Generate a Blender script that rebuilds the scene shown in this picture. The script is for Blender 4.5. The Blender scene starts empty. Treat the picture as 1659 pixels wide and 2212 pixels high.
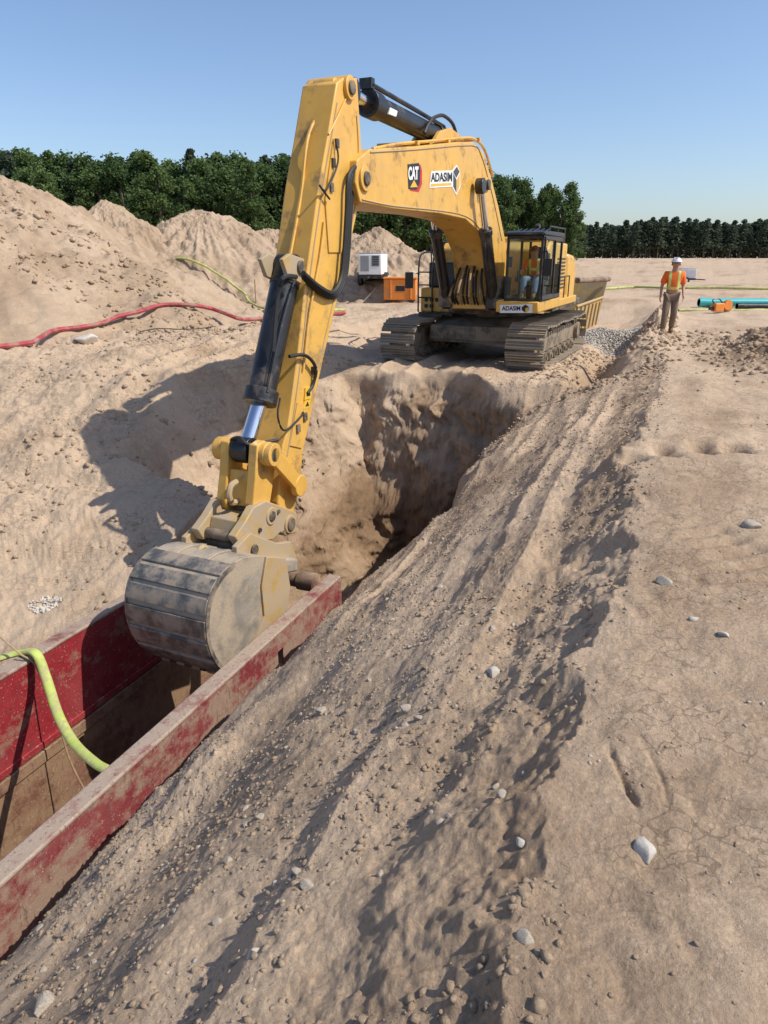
import bpy,bmesh,math,random
import numpy as np
from mathutils import Vector,Matrix
R=math.radians
random.seed(7)
rng=np.random.default_rng(5)
scn=bpy.context.scene
C=scn.collection
F=1522.0; PIT=R(19.9); SP,CP=math.sin(PIT),math.cos(PIT); H0=2.05
def ray(px,py):
    u=(px-829.5)/F; v=(1106-py)/F
    return u, v*SP+CP, v*CP-SP
def at(px,py,Y):
    u,yd,zd=ray(px,py); t=Y/yd
    return Vector((u*t,Y,H0+zd*t))
def at_b(px,py,b):
    u,yd,zd=ray(px,py); t=b/(u*.925-yd*.381)
    return Vector((u*t,yd*t,H0+zd*t))
def ab(a,b,z=0): return Vector((a*.381+b*.925,a*.925-b*.381,z))

# ---------------- materials
def newmat(name):
    m=bpy.data.materials.new(name); m.use_nodes=True
    nt=m.node_tree; bs=nt.nodes['Principled BSDF']; return m,nt,bs
def N(nt,t,**k):
    n=nt.nodes.new(t)
    for a,v in k.items(): setattr(n,a,v)
    return n
def c4(c): return (c[0],c[1],c[2],1)
def noise(nt,vec,scale,detail=4,rough=.55):
    n=N(nt,'ShaderNodeTexNoise'); n.inputs['Scale'].default_value=scale; n.inputs['Detail'].default_value=detail
    n.inputs['Roughness'].default_value=rough; nt.links.new(vec,n.inputs['Vector']); return n.outputs['Fac']
def ramp(nt,fac,a,b):
    n=N(nt,'ShaderNodeMapRange'); n.inputs['From Min'].default_value=a; n.inputs['From Max'].default_value=b
    nt.links.new(fac,n.inputs['Value']); return n.outputs['Result']
def mixc(nt,fac,a,b,mode='MIX'):
    n=N(nt,'ShaderNodeMix',data_type='RGBA',blend_type=mode)
    for i,x in ((0,fac),(6,a),(7,b)):
        if isinstance(x,(int,float)): n.inputs[i].default_value=x
        elif isinstance(x,tuple): n.inputs[i].default_value=c4(x)
        else: nt.links.new(x,n.inputs[i])
    return n.outputs[2]
def mth(nt,op,a,b=0,c=0,clamp=False):
    n=N(nt,'ShaderNodeMath',operation=op,use_clamp=clamp)
    for i,x in enumerate((a,b,c)):
        if isinstance(x,(int,float)): n.inputs[i].default_value=x
        else: nt.links.new(x,n.inputs[i])
    return n.outputs[0]
def mat(name,col,rough=.55,metal=0,var=.2,scale=4,dirt=None,damt=.0,dscale=2.5,bump=.15,bscale=25,film=0):
    m,nt,bs=newmat(name)
    tc=N(nt,'ShaderNodeTexCoord').outputs['Object']
    n1=noise(nt,tc,scale,5)
    dark=tuple(x*(1-var) for x in col); lite=tuple(min(1,x*(1+var*.6)) for x in col)
    c=mixc(nt,ramp(nt,n1,.3,.7),dark,lite)
    if dirt:
        if film: c=mixc(nt,mth(nt,'MULTIPLY',ramp(nt,noise(nt,tc,1.1,7,.65),.3,.75),film),c,(.38,.30,.20))
        n2=noise(nt,tc,dscale,8,.68)
        f=ramp(nt,n2,.62-damt*.4,.72-damt*.3)
        c=mixc(nt,mth(nt,'MULTIPLY',f,.85),c,dirt)
        nt.links.new(mth(nt,'MULTIPLY_ADD',f,.3,rough),bs.inputs['Roughness'])
    else: bs.inputs['Roughness'].default_value=rough
    nt.links.new(c,bs.inputs['Base Color']); bs.inputs['Metallic'].default_value=metal
    if bump:
        b=N(nt,'ShaderNodeBump'); b.inputs['Strength'].default_value=bump; b.inputs['Distance'].default_value=.02
        nt.links.new(noise(nt,tc,bscale,4),b.inputs['Height']); nt.links.new(b.outputs[0],bs.inputs['Normal'])
    return m
MUD=(.30,.225,.15)
M={}
M['yellow']=mat('yellow_paint',(.70,.385,.058),.42,var=.1,dirt=(.26,.16,.07),damt=.20,dscale=2.4,bump=.04,film=.28)
M['yellowdirt']=mat('worn_yellow_paint',(.52,.33,.09),.55,var=.25,dirt=(.35,.28,.2),damt=.6,dscale=4,film=.45)
M['binyellow']=mat('dull_yellow_paint',(.50,.32,.08),.6,var=.2,dirt=(.36,.27,.17),damt=.45,dscale=1.5,film=.4)
M['black']=mat('black_paint',(.018,.018,.02),.35,var=.3,dirt=(.10,.08,.06),damt=.2)
M['rubber']=mat('black_rubber',(.016,.016,.016),.6,var=.3)
M['dark']=mat('dark_steel',(.06,.055,.05),.55,metal=.2,dirt=MUD,damt=.4)
M['shoe']=mat('worn_track_steel',(.28,.25,.21),.5,metal=.3,dirt=(.36,.285,.2),damt=.6,dscale=6)
M['frame']=mat('muddy_dark_frame',(.10,.085,.065),.7,dirt=(.32,.25,.17),damt=.65,dscale=3)
M['chrome']=mat('chrome',(.75,.76,.8),.15,metal=1,var=.03,bump=0)
M['bucket']=mat('worn_bucket_steel',(.31,.285,.24),.5,metal=.25,var=.45,scale=2.5,dirt=(.45,.36,.26),damt=.55,dscale=2.2,bump=.35)
M['rib']=mat('scraped_wear_bar',(.19,.18,.165),.42,metal=.45,var=.5,dirt=(.40,.315,.23),damt=.48,dscale=4)
M['white']=mat('white_paint',(.78,.78,.77),.45,var=.05,bump=0)
M['ink']=mat('black_ink',(.015,.015,.018),.5,var=.0,bump=0)
M['red']=mat('red_paint',(.5,.02,.02),.5,var=.1,bump=0)
M['gold']=mat('gold_paint',(.7,.42,.04),.5,var=.1,bump=0)
M['grey']=mat('grey_paint',(.25,.26,.27),.5,var=.1)
M['greydk']=mat('dark_grey_plastic',(.06,.06,.065),.5,var=.1)
M['orange']=mat('orange_paint',(.75,.24,.03),.5,var=.1,dirt=MUD,damt=.15)
M['teal']=mat('teal_pvc',(.05,.42,.43),.4,var=.08,bump=0)
M['wood']=mat('wood',(.38,.26,.14),.8,var=.3,scale=12)
M['redhose']=mat('red_hose',(.36,.05,.06),.65,var=.25,dirt=(.35,.22,.17),damt=.35)
M['limehose']=mat('lime_hose',(.47,.55,.13),.6,var=.2,dirt=(.38,.34,.17),damt=.4,dscale=5)
M['skin']=mat('skin',(.45,.25,.17),.6,var=.08,bump=0)
M['pants']=mat('brown_trousers',(.21,.15,.10),.85,var=.2)
M['jeans']=mat('blue_jeans',(.16,.22,.33),.85,var=.2)
M['boots']=mat('tan_boots',(.16,.10,.05),.8,var=.2)
M['stone']=mat('stone',(.42,.36,.29),.9,var=.35,scale=7,bump=.4)
M['palestone']=mat('pale_stone',(.57,.52,.45),.9,var=.2,scale=9,bump=.5)
M['bark']=mat('bark',(.12,.095,.07),.9,var=.3)
M['rust']=mat('rusty_pipe',(.16,.10,.065),.7,metal=.1,dirt=(.36,.26,.18),damt=.5)

def glassmat():
    m,nt,bs=newmat('window_glass'); nt.nodes.remove(bs)
    t=N(nt,'ShaderNodeBsdfTransparent'); t.inputs[0].default_value=(.88,.93,.92,1)
    g=N(nt,'ShaderNodeBsdfGlossy'); g.inputs['Roughness'].default_value=.03
    mx=N(nt,'ShaderNodeMixShader'); mx.inputs[0].default_value=.05
    nt.links.new(t.outputs[0],mx.inputs[1]); nt.links.new(g.outputs[0],mx.inputs[2])
    nt.links.new(mx.outputs[0],nt.nodes['Material Output'].inputs[0]); return m
M['glass']=glassmat()
def vestmat(name,base,zc,zlo):
    m,nt,bs=newmat(name)
    tc=N(nt,'ShaderNodeTexCoord').outputs['Object']; sx=N(nt,'ShaderNodeSeparateXYZ'); nt.links.new(tc,sx.inputs[0])
    ax=mth(nt,'ABSOLUTE',sx.outputs[0])
    v=mth(nt,'MULTIPLY',mth(nt,'COMPARE',ax,.105,.028),mth(nt,'GREATER_THAN',sx.outputs[2],zlo))
    h=mth(nt,'MULTIPLY',mth(nt,'COMPARE',sx.outputs[2],zc,.03),mth(nt,'LESS_THAN',ax,.20))
    f=mth(nt,'MAXIMUM',v,h)
    nt.links.new(mixc(nt,f,base,(.62,.70,.22)),bs.inputs['Base Color']); bs.inputs['Roughness'].default_value=.8
    return m
M['vest']=vestmat('orange_shirt',(.85,.17,.02),1.10,1.05)
M['vest2']=vestmat('orange_vest',(.85,.16,.02),.72,.6)

def soilmat(name,attr=True,dry=(.51,.385,.272),damp_shade=(.27,.178,.108),deep=(.125,.082,.05)):
    m,nt,bs=newmat(name)
    tc=N(nt,'ShaderNodeTexCoord').outputs['Object']
    nA=noise(nt,tc,.5,6,.6); nB=noise(nt,tc,5,7,.68); nC=noise(nt,tc,45,4,.7)
    if attr:
        at_=N(nt,'ShaderNodeAttribute',attribute_name='damp_shade').outputs['Fac']
        f=mth(nt,'ADD',at_,mth(nt,'MULTIPLY',mth(nt,'SUBTRACT',nA,.5),1.7))
    else: f=mth(nt,'MULTIPLY',mth(nt,'SUBTRACT',nA,.34),1.8)
    f=mth(nt,'ADD',f,mth(nt,'MULTIPLY',mth(nt,'SUBTRACT',nB,.5),1.0))
    c=mixc(nt,mth(nt,'MULTIPLY',f,1.0,clamp=True),dry,damp_shade)
    c=mixc(nt,mth(nt,'SUBTRACT',f,.85,clamp=True),c,deep)
    c=mixc(nt,1.0,c,mixc(nt,ramp(nt,nC,.3,.7),(.77,.765,.76),(1.16,1.15,1.14)),'MULTIPLY')
    vo=N(nt,'ShaderNodeTexVoronoi'); vo.inputs['Scale'].default_value=30; nt.links.new(tc,vo.inputs['Vector'])
    pb=mth(nt,'MULTIPLY',mth(nt,'LESS_THAN',vo.outputs['Distance'],.17),mth(nt,'GREATER_THAN',noise(nt,tc,9,2),.58))
    c=mixc(nt,mth(nt,'MULTIPLY',pb,.35),c,(.56,.50,.43))
    h=mth(nt,'ADD',mth(nt,'MULTIPLY',noise(nt,tc,9,10,.72),.8),mth(nt,'MULTIPLY',noise(nt,tc,50,7,.75),.45))
    if attr:
        fl_=N(nt,'ShaderNodeAttribute',attribute_name='crust').outputs['Fac']
        wv=N(nt,'ShaderNodeVectorMath',operation='MULTIPLY_ADD'); nz=N(nt,'ShaderNodeTexNoise'); nz.inputs['Scale'].default_value=6; nz.inputs['Detail'].default_value=5; nt.links.new(tc,nz.inputs['Vector'])
        nt.links.new(nz.outputs['Color'],wv.inputs[0]); wv.inputs[1].default_value=(.22,.22,.22); nt.links.new(tc,wv.inputs[2])
        cr=N(nt,'ShaderNodeTexVoronoi',feature='DISTANCE_TO_EDGE'); cr.inputs['Scale'].default_value=7.5; nt.links.new(wv.outputs[0],cr.inputs['Vector'])
        ck=mth(nt,'MULTIPLY',mth(nt,'LESS_THAN',cr.outputs['Distance'],mth(nt,'MULTIPLY',noise(nt,tc,3,3),.06)),mth(nt,'MULTIPLY',fl_,ramp(nt,noise(nt,tc,1.1,3),.47,.57),clamp=True))
        c=mixc(nt,mth(nt,'MULTIPLY',ck,.5),c,(.15,.105,.07)); h=mth(nt,'SUBTRACT',h,mth(nt,'MULTIPLY',ck,.4))
    nt.links.new(c,bs.inputs['Base Color']); bs.inputs['Roughness'].default_value=.95
    bs.inputs['Specular IOR Level'].default_value=.12
    b=N(nt,'ShaderNodeBump'); b.inputs['Strength'].default_value=.85; b.inputs['Distance'].default_value=.038
    nt.links.new(h,b.inputs['Height']); nt.links.new(b.outputs[0],bs.inputs['Normal'])
    return m
M['soil']=soilmat('sandy_soil')
M['pile']=soilmat('pile_soil',False,(.46,.35,.25),(.25,.17,.105))
M['clod']=soilmat('soil_clod',False,(.47,.36,.255),(.27,.185,.118))
def panelmat(name,red,mud,amt,pk=1):
    m,nt,bs=newmat(name)
    tc=N(nt,'ShaderNodeTexCoord').outputs['Object']
    mp=N(nt,'ShaderNodeMapping'); mp.inputs['Scale'].default_value=(.7,.7,1.3); nt.links.new(tc,mp.inputs[0])
    mp2=N(nt,'ShaderNodeMapping'); mp2.inputs['Scale'].default_value=(3,3,.5); mp2.inputs['Rotation'].default_value=(0,.5,.2); nt.links.new(tc,mp2.inputs[0])
    a=noise(nt,mp.outputs[0],1.5,9,.68); b=noise(nt,tc,7,6,.7); s=noise(nt,tc,34,4,.65); st=noise(nt,mp2.outputs[0],9,6,.7)
    c=mixc(nt,ramp(nt,b,.3,.75),tuple(x*.6 for x in red),red)
    pink=tuple(min(1,x*.7+y) for x,y in zip(red,(.14,.09,.075)))
    c=mixc(nt,mth(nt,'MULTIPLY',ramp(nt,noise(nt,tc,1.3,5,.6),.45,.7),.6*pk),c,pink)
    f=mth(nt,'ADD',a,mth(nt,'MULTIPLY',mth(nt,'SUBTRACT',b,.5),.5))
    c=mixc(nt,ramp(nt,f,.62-amt*.35,.68-amt*.2),c,mud)
    c=mixc(nt,mth(nt,'MULTIPLY',ramp(nt,st,.56,.64),.65),c,(.11,.06,.05))
    c=mixc(nt,mth(nt,'MULTIPLY',mth(nt,'GREATER_THAN',s,.645),.7),c,(.48,.40,.32))
    nt.links.new(c,bs.inputs['Base Color']); bs.inputs['Roughness'].default_value=.65
    bp=N(nt,'ShaderNodeBump'); bp.inputs['Strength'].default_value=.5; bp.inputs['Distance'].default_value=.012
    nt.links.new(mth(nt,'ADD',b,s),bp.inputs['Height']); nt.links.new(bp.outputs[0],bs.inputs['Normal']); return m
M['pred']=panelmat('scratched_red_steel',(.33,.018,.027),(.25,.13,.09),.3,.5)
M['pdirty']=panelmat('mud_smeared_red_steel',(.26,.034,.04),(.30,.205,.15),.56)
M['prail']=panelmat('mud_caked_top_edge',(.24,.05,.05),(.34,.26,.2),.9)
M['pbrown']=panelmat('mud_coated_steel',(.22,.10,.06),(.27,.17,.10),.6)
def leafmat(name,a,b):
    m,nt,bs=newmat(name)
    tc=N(nt,'ShaderNodeTexCoord').outputs['Object']; oi=N(nt,'ShaderNodeObjectInfo')
    f=mth(nt,'MULTIPLY_ADD',oi.outputs['Random'],.6,mth(nt,'MULTIPLY',mth(nt,'SUBTRACT',noise(nt,tc,.9,3),.3),1.0),clamp=True)
    nt.links.new(mixc(nt,f,a,b),bs.inputs['Base Color']); bs.inputs['Roughness'].default_value=.75
    bs.inputs['Specular IOR Level'].default_value=.25
    tr=N(nt,'ShaderNodeBsdfTranslucent'); nt.links.new(mixc(nt,f,a,b),tr.inputs[0]); mx=N(nt,'ShaderNodeMixShader'); mx.inputs[0].default_value=.35
    nt.links.new(bs.outputs[0],mx.inputs[1]); nt.links.new(tr.outputs[0],mx.inputs[2]); nt.links.new(mx.outputs[0],nt.nodes['Material Output'].inputs[0])
    return m
M['leaf']=leafmat('broadleaf_foliage',(.055,.098,.034),(.14,.205,.065))
M['needle']=leafmat('pine_foliage',(.065,.09,.06),(.10,.13,.08))

# ---------------- mesh builder
class MB:
    def __init__(s): s.bm=bmesh.new()
    def poly(s,pts): return s.bm.faces.new([s.bm.verts.new(p) for p in pts])
    def hexa(s,p):
        v=[s.bm.verts.new(x) for x in p]
        for f in ((0,1,2,3),(4,7,6,5),(0,4,5,1),(1,5,6,2),(2,6,7,3),(3,7,4,0)): s.bm.faces.new([v[i] for i in f])
        return s
    def box(s,c,d,rot=None):
        c=Vector(c); p=[]
        for z in (-1,1):
            for x,y in ((-1,-1),(1,-1),(1,1),(-1,1)):
                q=Vector((x*d[0]/2,y*d[1]/2,z*d[2]/2))
                if rot: q=rot@q
                p.append(c+q)
        s.hexa(p); return s
    def span(s,x0,x1,y0,y1,z0,z1): return s.box(((x0+x1)/2,(y0+y1)/2,(z0+z1)/2),(x1-x0,y1-y0,z1-z0))
    def prism(s,poly,l0,l1):
        A=[s.bm.verts.new((p[0],l0,p[1])) for p in poly]; B=[s.bm.verts.new((p[0],l1,p[1])) for p in poly]
        s.bm.faces.new(A); s.bm.faces.new(B[::-1]); n=len(poly)
        for i in range(n): s.bm.faces.new([A[i],B[i],B[(i+1)%n],A[(i+1)%n]])
        return s
    def cyl(s,p0,p1,r0,r1=None,n=18,cap=True):
        p0=Vector(p0);p1=Vector(p1); r1=r0 if r1 is None else r1
        d=(p1-p0).normalized(); q=d.to_track_quat('Z','Y').to_matrix()
        A=[];B=[]
        for i in range(n):
            a=2*math.pi*i/n; e=q@Vector((math.cos(a),math.sin(a),0))
            A.append(s.bm.verts.new(p0+e*r0)); B.append(s.bm.verts.new(p1+e*r1))
        for i in range(n): s.bm.faces.new([A[i],A[(i+1)%n],B[(i+1)%n],B[i]])
        if cap: s.bm.faces.new(A[::-1]); s.bm.faces.new(B)
        return s
    def tube(s,pts,r,n=8,sub=6,flat=1):
        pts=[Vector(p) for p in pts]; P=[]
        for i in range(len(pts)-1):
            p0=pts[max(i-1,0)];p1=pts[i];p2=pts[i+1];p3=pts[min(i+2,len(pts)-1)]
            for k in range(sub):
                t=k/sub; P.append(.5*((2*p1)+(p2-p0)*t+(2*p0-5*p1+4*p2-p3)*t*t+(3*p1-p0-3*p2+p3)*t**3))
        P.append(pts[-1]); prev=None
        for i,p in enumerate(P):
            d=(P[min(i+1,len(P)-1)]-P[max(i-1,0)]).normalized()
            up=Vector((0,0,1)) if abs(d.z)<.9 else Vector((1,0,0))
            x=d.cross(up).normalized(); y=x.cross(d)
            ring=[s.bm.verts.new(p+x*math.cos(2*math.pi*k/n)*r+y*math.sin(2*math.pi*k/n)*r*flat) for k in range(n)]
            if prev:
                for k in range(n): s.bm.faces.new([prev[k],prev[(k+1)%n],ring[(k+1)%n],ring[k]])
            else: s.bm.faces.new(ring)
            prev=ring
        s.bm.faces.new(prev); return s
    def build(s,name,m,parent=None,bevel=0,ang=35):
        bmesh.ops.recalc_face_normals(s.bm,faces=s.bm.faces)
        me=bpy.data.meshes.new(name); s.bm.to_mesh(me); s.bm.free()
        for p in me.polygons: p.use_smooth=True
        me.set_sharp_from_angle(angle=R(ang))
        me.materials.append(m); o=bpy.data.objects.new(name,me); C.objects.link(o)
        if parent: o.parent=parent
        if bevel:
            b=o.modifiers.new('bevel','BEVEL'); b.width=bevel; b.segments=2; b.limit_method='ANGLE'; b.angle_limit=R(40)
        return o
def thing(name,label,cat,loc=(0,0,0),rz=0,group=None,scale=1):
    o=bpy.data.objects.new(name,None); C.objects.link(o); o.location=loc; o.rotation_euler=(0,0,rz); o.scale=(scale,)*3
    o['label']=label;o['category']=cat
    if group:o['group']=group
    return o
def tag(o,label,cat,group=None):
    o['label']=label;o['category']=cat
    if group:o['group']=group
    return o
def copytree(r,loc,rz=0,sc=1,label=None,group=None):
    n=r.copy(); C.objects.link(n); n.location=loc; n.rotation_euler=(0,0,rz); n.scale=(sc,)*3 if not isinstance(sc,tuple) else sc
    if label:n['label']=label
    if group:n['group']=group
    for ch in r.children:
        c=ch.copy(); C.objects.link(c); c.parent=n
        for g in ch.children:
            d=g.copy(); C.objects.link(d); d.parent=c
    return n

# ---------------- noise + terrain
def h2(ix,iy,seed):
    n=(ix.astype(np.int64)*374761393+iy.astype(np.int64)*668265263+seed*1442695041)&0xffffffff
    n=((n^(n>>13))*1274126177)&0xffffffff; n=n^(n>>16)
    return (n&0xffffff)/float(0xffffff)
def vn(x,y,seed):
    ix=np.floor(x);iy=np.floor(y);fx=x-ix;fy=y-iy;fx=fx*fx*(3-2*fx);fy=fy*fy*(3-2*fy)
    a=h2(ix,iy,seed);b=h2(ix+1,iy,seed);c=h2(ix,iy+1,seed);d=h2(ix+1,iy+1,seed)
    return ((a*(1-fx)+b*fx)*(1-fy)+(c*(1-fx)+d*fx)*fy)*2-1
def fbm(x,y,o,seed,g=.5):
    s=0;A=1;c,sn=math.cos(.6),math.sin(.6)
    for i in range(o):
        s=s+A*vn(x,y,seed+i*17); x,y=(x*c-y*sn)*2.03,(x*sn+y*c)*2.03; A*=g
    return s
def worley(x,y,seed):
    ix=np.floor(x);iy=np.floor(y);best=np.full(np.shape(x),9.);val=np.zeros(np.shape(x))
    for dx in(-1,0,1):
        for dy in(-1,0,1):
            cx=ix+dx;cy=iy+dy
            d=np.hypot(cx+h2(cx,cy,seed)-x,cy+h2(cx,cy,seed+5)-y); m=d<best
            best=np.where(m,d,best); val=np.where(m,h2(cx,cy,seed+9),val)
    return best,val
def sm(x,a,b):
    t=np.clip((x-a)/(b-a),0,1); return t*t*(3-2*t)
def smin(a,b,k):
    h=np.clip(.5+.5*(b-a)/k,0,1); return b*(1-h)+a*h-k*h*(1-h)
def smax(a,b,k): return -smin(-a,-b,k)
def gp(px,py,z=0):
    u,yd,zd=ray(px,py); t=(z-H0)/zd; return (u*t,yd*t)
DENTS=[]
for px,py in ((1372,982),(1428,966),(1440,978),(1512,958),(1524,968),(1588,960),(1598,968)):
    x,y=gp(px,py); DENTS.append((x,y,.12,.11,.20)); DENTS.append((x-.1,y+.24,.15,.08,-.05))
for i in range(10):
    x,y=gp(1322+i*6,1600+i*12); DENTS.append((x,y,.016,.03,.020))
    x,y=gp(1395+i*7-(i-4)**2*.5,1580+i*14); DENTS.append((x,y,.013,.025,.011))
rdd=random.Random(9)
for i in range(44):
    x,y=gp(rdd.uniform(1330,1640),rdd.uniform(1050,2150)); DENTS.append((x,y,rdd.uniform(.03,.09),rdd.uniform(.05,.12),rdd.uniform(.008,.024)))
def terrain(X,Y,detail=True):
    X=np.asarray(X,float);Y=np.asarray(Y,float)
    a=X*.381+Y*.925;b=X*.925-Y*.381; r=np.hypot(X,Y)
    wb=b+.16*fbm(a*.35,b*.35,3,2)+.06*vn(a*2.5,b*2.5,8)+.055*fbm(X*4,Y*4,4,9,.6)*sm(b,-1.6,-.6)
    wa=a+.5*fbm(X*.6,Y*.6,3,1)
    fb=b+.30*fbm(X*.6+9,Y*.6,4,3)*sm(a,9.6,11)
    fl=np.interp(a,[0,9,13,20],[-6,-5.9,-5.8,-5.6])
    S=np.interp(a,[0,9,14,20],[1,1,.66,.5])
    R1=np.interp(wb,[-12,-4.45,-4.1,-2.3,-1.65,-1.4,-.85,-.50,-.28,.0],[-12,-3.3,-2.83,-1.40,-1.0,-.74,-.50,-.26,-.04,0])*S
    m=sm(a,13.5,16.3); R1=np.maximum(R1,-.69-(1-m)*8)*(1-sm(a,33,39))
    pl=(-.1-.59*sm(b,-10.2,-7.8))*(1-sm(a,33,39))
    bk=np.interp(Y+.25*fbm(X*.35,Y*.35,3,4),[-5,7.0,8.5,10.5,12.5,14.2,15.6,17.0],[-3.2,-3.2,-3.1,-2.7,-1.95,-1.0,-.35,0])
    bank=smin(pl,bk,.1)
    up=np.where(b>-5.2,R1,bank)
    kR=np.interp(a,[9,10.5,14],[6.6,2.8,3.8]); kL=np.interp(a,[9.2,10.2,13,15.5],[25,1.45,1.5,2.4])
    bL=np.interp(a,[9.2,11,15],[-7.25,-6.55,-5.7])
    R2=fl+(fb+4.45)*kR; L2=fl+(bL-fb)*kL; Fw=fl+(wa-14.9)*3.2
    pit=smax(smax(fl,R2,.2),smax(L2,Fw,.15),.2)
    z=smin(up,pit,.08+.15*sm(-b,6,7.5)*sm(a,9.5,11))
    z=z-.55*np.exp(-((b+1.95+.25*vn(a*.6,a*0,6))/.55)**4)*sm(a,15.5,17.5)*sm(-a,-27,-23)
    z=z+1.5*sm(r,70,140)
    if detail:
        ms=sm(-b,.15,.9)*sm(-b,20,9)*(1-sm(a,24,30))
        z=z+.03*fbm(X*.35,Y*.35,3,11)*2+.014*fbm(X*2,Y*2,4,12)
        z=z+.0055*fbm(X*12,Y*12,4,14,.6)
        nearf=sm(r,45,25); flat=sm(b,-.1,.5)*nearf
        bb=b+.12*vn(a*.5,b*.5,20)
        rid=(1-2*np.abs(vn(a*.14,bb*1.35,21)))*.085+(1-2*np.abs(vn(a*.25,bb*3.2,24)))*.032
        z=z+ms*nearf*(rid+.020*vn(a*.9+.9*b,b*.4,25)+.017*fbm(X*2.6,Y*2.6,5,22,.6)+.006*fbm(X*14,Y*14,3,23,.6))
        wx=X+.05*fbm(X*8,Y*8,2,33);wy=Y+.05*fbm(X*8+5,Y*8,2,34)
        msk=sm(fbm(X*.8,Y*.8,3,31),-.1,.6)*(.05+.95*ms*np.where(b>-5.2,1,.35))
        w,v=worley(wx*7,wy*7,41); z=z+msk*.045*np.clip(.46-w,0,1)*(v>.82)*v*nearf
        w,v=worley(wx*15,wy*15,42); z=z+(.05+msk)*.036*np.clip(.46-w,0,1)*(v>.65)*v*nearf
        w,v=worley(wx*30,wy*30,43); z=z+(.06+msk)*.022*np.clip(.5-w,0,1)*(v>.4)*v*nearf
        lf=nearf*sm(-b,7.5,9.5)
        led=fbm(X*.35+.2*Y,Y*1.5,4,51,.55); q=led*3.0; stp=(np.floor(q)+sm(q-np.floor(q),.35,.65))/3.0
        z=z+lf*(.10*stp+.05*fbm(X*.9,Y*.9,4,56)+.03*vn(X*.5,Y*3.1,52)+.03*fbm(X*3,Y*3,4,53,.6))
        z=z+flat*(.03*vn(a*.3,b*2.2,54)+.030*fbm(X*1.1,Y*1.1,4,55))
        for b0,s_,cx_,cy_ in ((1.15,1,0,1),(2.9,2,0,1),(3.3,3,.55,.835),(1.2,5,.62,.785)):
            # track bands: along the trench, and crossing it at an angle
            q1=b*cy_+a*cx_ if cx_ else b; q2=a*cy_-b*cx_ if cx_ else a
            band=np.exp(-((q1-b0*(1 if not cx_ else 3.2)+.12*vn(q2*.2,q2*0,s_))/.27)**4)*sm(fbm(X*.5,Y*.5,2,57+s_),-.6,.0)*flat*sm(-r,-18,-12)
            z=z+band*(-.026+.017*np.tanh(3*np.sin(q2*2*np.pi/.21)))
        z=z+.50*np.exp(-((X-8.9-.1*(Y-15))/1.15)**2-((Y-15.2)/3.0)**2)*(1+.55*fbm(X*1.7,Y*1.7,5,58,.62))
        z=z+.45*np.exp(-((b+.75)/.45)**2)*sm(a,16,19)*sm(-a,-34,-27)*(1+.6*fbm(X*1.5,Y*1.5,5,59,.6))
        z=z+sm(r,32,50)*(.22*fbm(X*.08,Y*.2,4,60))*sm(-r,-400,-150)
        for x,y,rx,ry,d in DENTS:
            z=z-d*np.exp(-((X-x)/rx)**2-((Y-y)/ry)**2)
    return z
PILES=[('big',-15.5,27.5,4.95,.65,3.0,1.0,61),('b',-14.3,40,4.7,.72,.4,1.0,62),('c',-10.1,42,4.5,.66,.6,1.15,63),('d',-6.6,43,3.5,.6,.6,1.3,64),
       ('e',-3.2,45,3.6,.6,.8,1.2,66),('f',-.6,43,3.35,.62,.8,1.1,65),('g',1.6,44,2.4,.55,.8,1.3,67)]
def pileh(P,X,Y):
    _,x,y,h,s,rr,ex,seed=P
    d=np.hypot((X-x)/ex,(Y-y)); d=d*(1+.12*fbm(X*.3,Y*.3,2,seed))
    ang=np.arctan2(Y-y,X-x)
    n=.20*fbm(X*.8,Y*.8,4,seed+1)+.14*vn(ang*7,d*.25,seed+2)*sm(d,.5,3)+.09*vn(ang*19,d*.3,seed+5)*sm(d,1,4)+.10*fbm(X*3,Y*3,5,seed+3,.62)
    return h-s*(np.sqrt(d*d+rr*rr)-rr)+n
def HH(X,Y):
    z=terrain(X,Y)
    for P in PILES: z=np.maximum(z,pileh(P,X,Y))
    return z
def hit(px,py,tmax=300):
    u,yd,zd=ray(px,py); t=np.geomspace(1.2,tmax,5000)
    d=H0+zd*t-HH(u*t,yd*t); i=np.argmax(d<0)
    if not d[i]<0: i=len(t)-1
    t0=t[i-1]+(t[i]-t[i-1])*(d[i-1]/(d[i-1]-d[i]+1e-9)) if i>0 else t[i]
    return Vector((u*t0,yd*t0,H0+zd*t0))
def gz(x,y): return float(HH(np.array([x]),np.array([y]))[0])

def gridmesh(name,X,Y,Z,m,damp_shade=None,keep=None,crust=None):
    nr,nc=X.shape; idx=np.arange(nr*nc).reshape(nr,nc)
    q=np.stack([idx[:-1,:-1],idx[:-1,1:],idx[1:,1:],idx[1:,:-1]],-1).reshape(-1,4)
    if keep is not None: q=q[keep[q].any(1)]
    me=bpy.data.meshes.new(name); me.vertices.add(nr*nc)
    me.vertices.foreach_set('co',np.stack([X,Y,Z],-1).astype(np.float32).ravel())
    me.loops.add(q.size); me.loops.foreach_set('vertex_index',q.astype(np.int32).ravel())
    me.polygons.add(len(q)); me.polygons.foreach_set('loop_start',np.arange(0,q.size,4,dtype=np.int32))
    me.polygons.foreach_set('use_smooth',np.ones(len(q),dtype=bool))
    me.update(calc_edges=True); me.validate()
    for nm,dt in (('damp_shade',damp_shade),('crust',crust)):
        if dt is not None:
            A=me.attributes.new(nm,'FLOAT','POINT'); A.data.foreach_set('value',dt.astype(np.float32).ravel())
    me.materials.append(m); o=bpy.data.objects.new(name,me); C.objects.link(o); return o
th=np.concatenate([np.linspace(-110,-33,70,endpoint=False),np.linspace(-33,34,900,endpoint=False),np.linspace(34,110,70)])
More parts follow.
